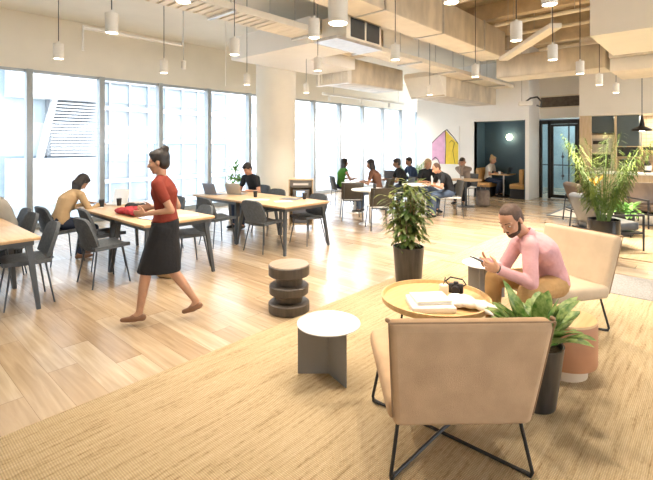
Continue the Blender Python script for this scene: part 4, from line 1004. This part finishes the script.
def person(label, loc, rz, P, skin='skinlight', hair='hairdark', hairstyle='short', top='black_tee', sleeve='short', bottom='navy_trousers', legs='trousers', shoe='shoeblack', female=False, s=1.0, vox=.009, wrinkle=.003, beard=None, lowres=True, neckline=True, curl=.5):
    root = thing('person', label, 'person', loc, rz)
    pel, neck, head, hf = P['pelvis'], P['neck'], P['head'], P['hf'].normalized()
    up = (head-neck).normalized()
    hu = P.get('hu', up); hu = (hu-hf*hu.dot(hf)).normalized(); hs = hu.cross(hf)
    M = Matrix((hf, hs, hu)).transposed()       # local head axes: x forward, y left, z up
    def H(x, y, z): return head + M @ V((x, y, z))*s
    sh = {1: P['shL'], -1: P['shR']}; el = {1: P['elL'], -1: P['elR']}; wr = {1: P['wrL'], -1: P['wrR']}
    hp = {1: P['hipL'], -1: P['hipR']}; kn = {1: P['knL'], -1: P['knR']}; an = {1: P['anL'], -1: P['anR']}; toe = {1: P['toeL'], -1: P['toeR']}
    fw_ = .92 if female else 1.0
    tors = V(neck-pel); tu = tors.normalized(); sa = (sh[1]-sh[-1]).normalized(); sa0 = (hp[1]-hp[-1]).normalized()
    bend = P.get('bend', V((0, 0, 0)))
    def torso(mb, g, lo=0.0, hi=1.0, wide=0.0, fl=None):
        prof = [(-.16, .115, .095), (-.05, .150, .112), (.10, .150, .112), (.30, .128, .098), (.50, .138, .105), (.70, .155, .115), (.84, .160, .105), (.93, .120, .080), (1.0, .062, .058)] if not female else \
               [(-.16, .115, .095), (-.05, .158, .118), (.10, .155, .112), (.34, .115, .088), (.52, .125, .100), (.68, .140, .118), (.83, .142, .096), (.93, .105, .072), (1.0, .052, .052)]
        rings = []
        for t, w, d in prof:
            if t < lo-1e-6 or t > hi+1e-6: continue
            c = pel + tors*t + bend*math.sin(math.pi*max(0, min(1, t))); a = sa0.lerp(sa, max(0, min(1, t))); a = (a-tu*a.dot(tu)).normalized(); b = tu.cross(a)
            rings.append(mb.ring(c, a, b, (w+g+wide*(1-t)*.5)*s, (d+g)*s, 20))
        mb.loft(rings)
    # ---- body: one continuous skin
    b = MB(); torso(b, -.012)
    b.cone(neck-up*.02*s, .052*s*fw_, H(-.018, 0, -.05), .050*s*fw_, 14)
    for k in (1, -1):
        b.cone(sh[k], .050*s*fw_, el[k], .038*s*fw_, 12); b.cone(el[k], .038*s*fw_, wr[k], .025*s*fw_, 12, .85)
        b.cone(neck+(sh[k]-neck)*.25-tu*.01, .040*s, sh[k], .049*s*fw_, 12)
        add_hand(b, wr[k], P['hdL' if k > 0 else 'hdR'], P['pnL' if k > 0 else 'pnR'], k, s*fw_, P.get('curl', curl))
        b.cone(hp[k], .082*s, kn[k], .053*s, 14); b.cone(kn[k], .053*s, kn[k].lerp(an[k], .3), .053*s, 12); b.cone(kn[k].lerp(an[k], .3), .052*s, an[k], .033*s, 12)
        b.cone(an[k], .035*s, an[k].lerp(toe[k], .35)+V((0, 0, -.025*s)), .034*s, 10); b.cone(an[k].lerp(toe[k], .3)+V((0, 0, -.03*s)), .036*s, toe[k]+V((0, 0, .0)), .026*s, 10, .7)
    b.ball(H(-.012, 0, .030), (.098*s, .076*s, .090*s), M, 24, 14)
    b.ball(H(.022, 0, -.022), (.072*s, .064*s, .088*s), M, 24, 14)
    b.ball(H(.034, 0, -.082), (.050*s, .046*s, .034*s), M); b.ball(H(.068, 0, -.098), (.018*s, .020*s, .016*s), M)
    b.cone(H(.090, 0, .008), .008*s, H(.112, 0, -.030), .013*s, 10); b.ball(H(.098, 0, -.036), (.014*s, .018*s, .009*s), M)
    b.cone(H(.084, .014, .020), .009*s, H(.068, .050, .020), .008*s, 8); b.cone(H(.084, -.014, .020), .009*s, H(.068, -.050, .020), .008*s, 8)
    b.ball(H(.086, 0, -.062), (.011*s, .022*s, .0055*s), M, 12, 7); b.ball(H(.084, 0, -.071), (.011*s, .018*s, .0055*s), M, 12, 7)
    for k in (1, -1):
        b.ball(H(.060, .038*k, -.022), (.024*s, .020*s, .020*s), M, 12, 7); b.ball(H(-.008, .078*k, -.012), (.017*s, .009*s, .031*s), M, 12, 8)
    body = meshobj('body', fuse(b, vox if lowres else .0052, 3 if lowres else 3), skin, root)
    for k in (1, -1):
        e = MB(); e.ball(H(.0722, .031*k, -.002), (.012*s, .012*s, .006*s), M, 12, 8); e.build('eye', 'eyewhite', root)
        e = MB(); e.ball(H(.0838, .031*k, -.002), (.0035*s, .0060*s, .0048*s), M, 10, 6); e.build('iris', 'iris', root)
        e = MB(); e.cone(H(.0915, .016*k, .026), .0035*s, H(.076, .050*k, .028), .003*s, 6); e.build('eyebrow', hair, root)
    e = MB(); e.ball(H(.0965, 0, -.0665), (.0035*s, .018*s, .005*s), M, 10, 6); e.build('lips', 'lip', root)
    # ---- hair
    h = MB()
    if hairstyle == 'receding':
        h.ball(H(-.019, 0, .034), (.0945*s, .0810*s, .0885*s), M, 24, 14); h.ball(H(.006, 0, .079), (.060*s, .060*s, .040*s), M, 16, 8) if beard else None; h.ball(H(-.046, 0, -.020), (.056*s, .071*s, .060*s), M, 20, 10)
    else:
        h.ball(H(-.020, 0, .040), (.098*s, .084*s, .092*s), M, 24, 14); h.ball(H(-.045, 0, -.015), (.062*s, .078*s, .075*s), M, 20, 10)
        if hairstyle != 'short': h.ball(H(.030, 0, .085), (.052*s, .066*s, .036*s), M, 16, 8)
        else: h.ball(H(.035, 0, .082), (.050*s, .060*s, .034*s), M, 16, 8)
    if hairstyle == 'long':
        dn = V((0, 0, -1)); back = M @ V((-1, 0, 0))
        for k in range(-3, 4):
            a = H(-.055+.012*abs(k)*.8, .024*k, .0); m1 = H(-.075+.02*abs(k), .030*k, -.09); e1 = m1 + dn*.13*s + back*.01*s
            if P.get('hairfwd') and abs(k) > 1: e1 = m1+dn*.15*s + (M @ V((1, 0, 0)))*.05*s
            h.cone(a, .036*s, m1, .032*s, 10); h.cone(m1, .032*s, e1, .020*s, 10)
    if hairstyle == 'bun':
        h.ball(H(-.085, 0, .115), (.042*s, .042*s, .040*s), M, 16, 10)
    if hairstyle == 'veil':
        for k in (1, -1): h.cone(H(.0, .074*k, .03), .024*s, H(-.005, .076*k, -.09), .028*s, 10)
    meshobj('hair', fuse(h, .0065 if not lowres else .009, 3, .0025 if lowres else .0008, 45), hair, root)
    if beard:
        h = MB(); h.ball(H(.032, 0, -.086), (.056*s, .056*s, .036*s), M, 20, 10); h.ball(H(.060, 0, -.096), (.034*s, .034*s, .026*s), M, 16, 8)
        for k in (1, -1): h.cone(H(.004, .068*k, -.01), .012*s, H(.022, .058*k, -.07), .014*s, 8)
        h.ball(H(.091, 0, -.0535), (.010*s, .024*s, .0045*s), M, 12, 6)
        meshobj('beard', fuse(h, .005, 2, .0015, 90), beard, root)
    # ---- top
    t = MB(); torso(t, .012, -.05 if legs == 'trousers' else .05, 1.0, .01)
    t.cone(neck-tu*.11*s, .098*s, neck-tu*.014*s, (.070 if not female else .060)*s, 14)
    for k in (1, -1):
        t.cone(neck+(sh[k]-neck)*.22-tu*.01, .060*s, sh[k], .064*s*fw_, 14)
        if sleeve == 'long':
            t.cone(sh[k], .063*s*fw_, el[k], .050*s*fw_, 14); t.cone(el[k], .050*s*fw_, el[k].lerp(wr[k], .93), .036*s*fw_, 14)
        elif sleeve == 'short': t.cone(sh[k], .065*s*fw_, sh[k].lerp(el[k], .55), .056*s*fw_, 14)
    tm = fuse(t, .008 if lowres else .0065, 4, wrinkle, 11)
    to = meshobj('shirt' if not female else 'top', tm, top, root)
    if not lowres:   # collar, placket, cuffs
        c = MB()
        a = (sh[1]-sh[-1]).normalized(); fr = a.cross(up).normalized()
        if fr.dot(hf) < 0: fr = -fr
        base = neck+up*.005
        rr = [(math.cos(q), math.sin(q)) for q in [R(32+x*(296/16)) for x in range(17)]]
        c.sheet(lambda u, v: base + (fr*rr[int(round(u*16))][0] + a*rr[int(round(u*16))][1])*(.070+.012*(1-v))*s + up*(.045*v-.018*(1-abs(2*u-1))**0*0)*s - fr*.004 , 16, 2, .005)
        for k in (1, -1):
            pA = base+(fr*math.cos(R(32))+a*k*math.sin(R(32)))*.080*s
            c.sheet(lambda u, v: pA + up*.04*s*(1-u) - up*.035*s*u + fr*(.012*u)*s + a*k*(-.02*(1-v)*u+.035*v)*s - fr*.02*v*s, 3, 3, .004)
        c.build('collar', top, to)
        for k in (1, -1):
            dd = (wr[k]-el[k]).normalized(); q = el[k].lerp(wr[k], .90); MB().cyl(q, q+dd*.035*s, .0385*s, .037*s, 18).build('cuff', top, to)
    # ---- lower body
    if legs == 'trousers':
        t = MB(); torso(t, .013, -.16, .10)
        for k in (1, -1):
            t.cone(hp[k], .095*s, kn[k], .068*s, 14); t.cone(kn[k], .068*s, kn[k].lerp(an[k], .92), .052*s, 14)
        meshobj('trousers', fuse(t, .009 if lowres else .007, 4, wrinkle*1.1, 9, 2), bottom, root)
    else:
        t = MB(); torso(t, .016, -.05, .30)
        q0 = (hp[1]+hp[-1])/2; q1 = (kn[1]+kn[-1])/2
        spread = abs((kn[1]-kn[-1]).x)/2
        rings = []
        for f, w, d in ((-.1, .160, .125), (.15, .170, .135), (.55, .172, .118+spread*.55), (1.04, .160, .105+spread)):
            c = q0.lerp(q1, f); rings.append(t.ring(c, sa0, V((1, 0, 0)), w*s, d*s*1.05, 28))
        t.loft(rings);
        for k in (1, -1): t.cone(hp[k], .105*s, kn[k].lerp(hp[k], .08), .078*s, 14)
        meshobj('skirt', fuse(t, .009, 4, wrinkle, 9, 2), bottom, root)
    for k in (1, -1):
        m_ = MB(); f = (toe[k]-an[k]); f.z = 0; f.normalize(); heel = an[k]-f*.03*s; zs = toe[k].z-.028*s
        g = an[k].z-.075*s
        a0 = V((heel.x, heel.y, heel.z-.055*s)); b0 = toe[k]+f*.012
        m_.cone(a0+V((0, 0, .01)), .037*s, a0.lerp(b0, .45)+V((0, 0, .012*s)), .040*s, 12, .95); m_.cone(a0.lerp(b0, .4), .040*s, b0, .030*s, 12, .8)
        meshobj('shoe', fuse(m_, .008, 2), shoe, root)
    return root

def seated(seat=.45, lean=18, hands=((.42, .16, .78), (.42, -.16, .78)), feet=((.42, .12, .09), (.42, -.12, .09)), headpitch=25, headyaw=0, s=1.0, female=False, headlean=None, hd=None, pn=None, crouch=.0):
    """local frame: x forward, y left; pelvis over the origin"""
    P = {}; pel = V((-.02, 0, seat+.095*s)); l = R(lean); tu = V((math.sin(l), 0, math.cos(l)))
    neck = pel + tu*.50*s; P['pelvis'] = pel; P['neck'] = neck; P['bend'] = V((-.03-.04*math.sin(l), 0, .02))*s
    hl = R((lean*1.1+headpitch*.45) if headlean is None else headlean)
    P['head'] = neck + V((math.sin(hl), 0, math.cos(hl)))*.165*s
    hp_, hy = R(headpitch), R(headyaw); P['hf'] = V((math.cos(hp_)*math.cos(hy), math.cos(hp_)*math.sin(hy), -math.sin(hp_))); P['hu'] = V((math.sin(hp_)*.9, 0, math.cos(hp_)))
    w = (.165 if female else .185)*s
    for k, n in ((1, 'L'), (-1, 'R')):
        sh = neck - tu*.055*s + V((.03*math.sin(l)*2, k*w, -.0)); h = V(hands[0 if k > 0 else 1]); h.z = h.z
        e, wv = ik(sh, h, .285*s, .25*s, V((-.5, k*.55, -.8))); P['sh'+n], P['el'+n], P['wr'+n] = sh, e, wv
        hip = pel + V((.02, k*.09*s, -.01)); a = V(feet[0 if k > 0 else 1]); kn, av = ik(hip, a, .43*s, .41*s, V((.6, k*.10, 1))); P['hip'+n], P['kn'+n], P['an'+n] = hip, kn, av
        f = V((1, k*.2, 0)).normalized(); P['toe'+n] = V((av.x, av.y, av.z-.055*s)) + f*.145*s
        P['hd'+n] = hd or V((1, -k*.5, -.1)); P['pn'+n] = pn or V((0, 0, -1))
    return P
def on_chair(px, d): return W((px-326.5)/FPX*d, d)

# main figure: man in pink shirt reading his phone
def q(px, py, d): v = W((px-326.5)/FPX*d, d); v.z = HC-(py-145)*d/FPX; return v
base = q(551, 300, 3.72); base.z = .012
hz_ = R(156.5); fwd = V((math.cos(hz_), math.sin(hz_), 0)); lf_ = V((-math.sin(hz_), math.cos(hz_), 0)); UPV = V((0, 0, 1))
pel = q(549, 281, 3.72); neck = q(527, 237.5, 3.60); head = q(511, 219.5, 3.50)
P = dict(pelvis=pel, neck=neck, head=head, hf=(fwd*.80+lf_*.10-UPV*.52), hu=(UPV*.9+fwd*.4), bend=(-fwd*.07+UPV*.03))
P['shL'] = q(530, 246, 3.44); P['shR'] = q(518, 243, 3.74)
P['elL'], P['wrL'] = ik(P['shL'], q(500, 270, 3.34), .285, .255, -UPV+lf_*.5-fwd*.3)
P['elR'], P['wrR'] = ik(P['shR'], q(488, 262.5, 3.66), .285, .255, -UPV-lf_*.5-fwd*.2)
P['hdL'] = q(487, 266, 3.42)-P['wrL']; P['pnL'] = V(-lf_*.95+UPV*.1); P['hdR'] = q(478, 262, 3.55)-P['wrR']; P['pnR'] = V(lf_*.75+UPV*.45); P['curl'] = 1.0
P['hipL'] = pel+lf_*.09+fwd*.03-UPV*.01; P['hipR'] = pel-lf_*.09+fwd*.03-UPV*.01
P['anL'] = q(515, 300, 3.30); P['anL'].z = .10; P['anR'] = q(492, 300, 3.66); P['anR'].z = .10
P['knL'], P['anL'] = ik(P['hipL'], P['anL'], .44, .46, UPV+fwd*.9+lf_*.2); P['knR'], P['anR'] = ik(P['hipR'], P['anR'], .44, .46, UPV+fwd*1.1-lf_*.2)
for n, k in (('L', 1), ('R', -1)): P['toe'+n] = V((P['an'+n].x, P['an'+n].y, P['an'+n].z-.06))+(fwd+lf_*k*.2).normalized()*.15
for kk in list(P):
    if kk not in ('hf', 'hu', 'bend', 'hdL', 'hdR', 'pnL', 'pnR', 'curl'): P[kk] = P[kk]-base
man = person('man in a pink shirt and khaki trousers sitting and reading his phone', tuple(base), 0, P, 'skinlight', 'hairbrown', 'receding', 'pink_shirt', 'long', 'khaki', shoe='shoetan', lowres=False, beard='hairbrown', s=1.04, wrinkle=.0055, curl=.75)
wv = P['wrL']; dd = (P['wrL']-P['elL']).normalized(); MB().cyl(wv-dd*.012, wv+dd*.014, .031, .031, 20).build('watch', 'blackplastic', man)
ph = q(479, 260, 3.56); t = thing('phone', 'black phone held by the man in the pink shirt', 'phone', ph)
ax = (fwd*.9+UPV*.42).normalized(); nn = (UPV*.9-fwd*.42).normalized(); sd = ax.cross(nn)
Mx = Matrix((ax, sd, nn)).transposed(); MB().box((0, 0, 0), (.145, .072, .009), Mx, .003).build('case', 'blackplastic', t); MB().box(nn*.0055, (.13, .064, .001), Mx).build('screen', 'screen', t)

def put(px, d, ang, label, P, **k):
    p = on_chair(px, d); return person(label, (p.x, p.y, 0), fw+R(ang), P, **k)
# woman writing at the far end of the scarf tables
person('dark haired woman in beige cardigan writing at the far left table', (2.10, 7.05, 0), R(8), seated(.47, 25, ((.50, .20, .78), (.50, -.10, .78)), ((.36, .10, .09), (.20, -.10, .09)), 52, 0, .97, True, 38), 'skinmid', 'hairdark', 'long', 'beige_knit', 'long', 'navy_trousers', shoe='shoetan', female=True, s=.97)
person('person in a light grey shirt cut off by the left edge, leaning on the table', (1.42, 6.95, 0), R(180), seated(.47, 27, ((.44, .2, .78), (.45, -.2, .78)), ((.4, .12, .09), (.4, -.12, .09)), 25), 'skinlight', 'hairbrown', 'short', 'grey_shirt', 'long', 'denim')
person('dark haired man in black t-shirt working at the laptop table', (5.74, 7.22, 0), R(184), seated(.47, 14, ((.36, .18, .77), (.36, -.16, .77)), headpitch=38, s=1.0), 'skinlight', 'hairdark', 'short', 'black_tee', 'short', 'navy_trousers')
put(342, 11.85, -70, 'dark haired woman in a sleeveless green top, smiling at the café table', seated(.47, 8, ((.36, .15, .77), (.36, -.15, .77)), headpitch=5, female=True, s=.97), skin='skinmid', hairstyle='long', top='green_top', sleeve='none', bottom='navy_trousers', female=True, s=.97)
put(377, 10.8, 70, 'long haired woman in brown top seen from behind at the café table', seated(.47, 14, ((.38, .15, .77), (.38, -.15, .77)), headpitch=15, female=True, s=1.0), skin='skinmid', hairstyle='long', top='brown_top', sleeve='short', bottom='denim', female=True, s=1.0)
put(402, 11.35, 92, 'dark haired person in black behind the big potted plant', seated(.47, 12, headpitch=15), skin='skinbrown', hairstyle='short', top='black_tee')
put(413, 12.45, 105, 'dark haired man in navy top sitting below the far palm', seated(.47, 12, headpitch=10), skin='skinmid', hairstyle='short', top='navy_top', sleeve='long')
put(425, 11.25, -165, 'blond woman in black top facing the camera at the café table', seated(.47, 14, ((.35, .15, .77), (.35, -.15, .77)), headpitch=15, female=True), skin='skinlight', hair='hairblond', hairstyle='veil', top='black_tee', sleeve='short', bottom='denim', female=True)
put(449, 10.25, 96, 'balding man in black t-shirt leaning forward at the café table', seated(.47, 26, ((.50, .16, .77), (.50, -.14, .77)), ((.42, .14, .09), (.36, -.12, .09)), 30), skin='skinlight', hair='hairbrown', hairstyle='receding', top='black_tee', sleeve='short', bottom='denim')
put(465, 12.65, 140, 'man in taupe shirt with his hands at his face at the oak café table', seated(.47, 16, ((.22, .05, 1.12), (.24, -.05, 1.10)), headpitch=25, hd=V((.2, 0, 1)), pn=V((-1, 0, 0))), skin='skinmid', hairstyle='short', top='taupe_shirt', sleeve='long', bottom='black_tee')
person('woman with blond bun in white top sitting in the dark niche', (XW+.44, 5.72, 0), R(-90), seated(.45, 12, ((.34, .14, .77), (.34, -.14, .77)), ((.34, .12, .09), (.30, -.12, .09)), 18, female=True), 'skinlight', 'hairblond', 'bun', 'white_top', 'short', 'navy_trousers', female=True)
# woman walking left through the room
wb = W((167-326.5)/FPX*4.15, 4.15); hd_ = fw+R(97)
f2 = V((1, 0, 0)); P = {}
pel = V((.02, 0, .92)); neck = V((.05, 0, 1.37)); P = dict(pelvis=pel, neck=neck, head=V((.075, 0, 1.52)), hf=V((1, 0, -.2)), hu=V((.1, 0, 1)), bend=V((-.02, 0, 0)))
for k, n in ((1, 'L'), (-1, 'R')):
    P['sh'+n] = neck+V((0, k*.16, -.055)); P['hip'+n] = pel+V((0, k*.085, -.03))
P['elL'], P['wrL'] = ik(P['shL'], V((.15, .15, 1.05)), .27, .24, V((-1, .2, -.4))); P['elR'], P['wrR'] = ik(P['shR'], V((.17, -.12, 1.07)), .27, .24, V((-1, -.2, -.4)))
P['hdL'] = V((1, -.3, 0)); P['hdR'] = V((1, .3, 0)); P['pnL'] = V((0, -1, .2)); P['pnR'] = V((0, 1, .2))
P['knL'], P['anL'] = ik(P['hipL'], V((.24, .06, .095)), .41, .40, V((1, 0, .1))); P['knR'], P['anR'] = ik(P['hipR'], V((-.26, -.06, .16)), .41, .40, V((1, 0, .1)))
P['toeL'] = P['anL']+V((.13, .01, -.055)); P['toeR'] = P['anR']+V((.10, -.01, -.10))
person('dark haired woman in dark red top and black skirt walking past the scarf table', (wb.x, wb.y, 0), hd_, P, 'skinmid', 'hairdark', 'bun', 'rust_top', 'short', 'black_skirt', 'skirt', 'shoetan', female=True, s=.95)
# ------------------------------------------------------------------ light, camera
w = bpy.data.worlds.new('World'); SC.world = w; w.use_nodes = True
nt = w.node_tree; bg = nt.nodes['Background']
tc = nt.nodes.new('ShaderNodeTexCoord'); sx = nt.nodes.new('ShaderNodeSeparateXYZ'); rp = nt.nodes.new('ShaderNodeValToRGB')
nt.links.new(tc.outputs['Generated'], sx.inputs[0]); nt.links.new(sx.outputs['Z'], rp.inputs[0]); nt.links.new(rp.outputs[0], bg.inputs[0])
rp.color_ramp.elements[0].position = 0; rp.color_ramp.elements[0].color = (.90, .95, 1, 1)
rp.color_ramp.elements[1].position = .8; rp.color_ramp.elements[1].color = (.70, .83, 1, 1)
bg.inputs[1].default_value = 5.0
def area(name, loc, rot, sx_, sy_, e, c):
    l = bpy.data.lights.new(name, 'AREA'); l.shape = 'RECTANGLE'; l.size = sx_; l.size_y = sy_; l.energy = e; l.color = c
    o = bpy.data.objects.new(name, l); COL.objects.link(o); o.location = loc; o.rotation_euler = rot; return o
def spot(name, loc, e, c=(1, .88, .73), ang=120, r=.05):
    l = bpy.data.lights.new(name, 'SPOT'); l.energy = e; l.color = c; l.spot_size = R(ang); l.spot_blend = .6; l.shadow_soft_size = r
    o = bpy.data.objects.new(name, l); COL.objects.link(o); o.location = loc; return o
for o in list(SC.objects):
    if o.name.startswith('pendant_light') or o.name.startswith('ceiling_spotlight'):
        spot('pendant_beam', o.location + V((0, 0, -.02)), 70 if o.location.x < 5.2 else 110 if o.location.x < 6.8 else 430)
spot('cone_beam', (p_ := [o for o in SC.objects if o.name.startswith('cone_pendant')][0].location) + V((0, 0, -.02)), 30)
for x in (10.1, 11.7, 13.4): spot('track_beam', (x, 9.0, 3.04), 120, (1, .93, .84), 165)
s = bpy.data.lights.new('sconce_bulb', 'POINT'); s.energy = 10; s.color = (1, .85, .6); s.shadow_soft_size = .08
so = bpy.data.objects.new('sconce_bulb', s); COL.objects.link(so); so.location = (XW+.78, 5.18, 1.94)
area('corridor_fill', (16.8, 3.9, 3.15), (0, 0, 0), 2.4, 1.6, 85, (.9, .97, 1))  # area light without a fixture, added to light the corridor
area('kitchen_fill', (14.55, 0.8, 2.46), (0, 0, 0), .4, 3.0, 110, (1, .82, .58))  # added fill light, no fixture modelled, lifts the dark kitchen
cam = bpy.data.cameras.new('camera'); co = bpy.data.objects.new('camera', cam); COL.objects.link(co)
cam.sensor_width = 36; cam.lens = FPX/653*36; cam.shift_y = -(240-145)/653; cam.clip_end = 500
co.location = (0, 0, HC); co.rotation_euler = (R(90), 0, TH-R(90)); SC.camera = co
vs = SC.view_settings; vs.view_transform = 'Standard'; vs.look = 'None'; vs.gamma = 1; vs.exposure = 0.62; vs.use_curve_mapping = False

bpy.data.scenes.remove(TS)
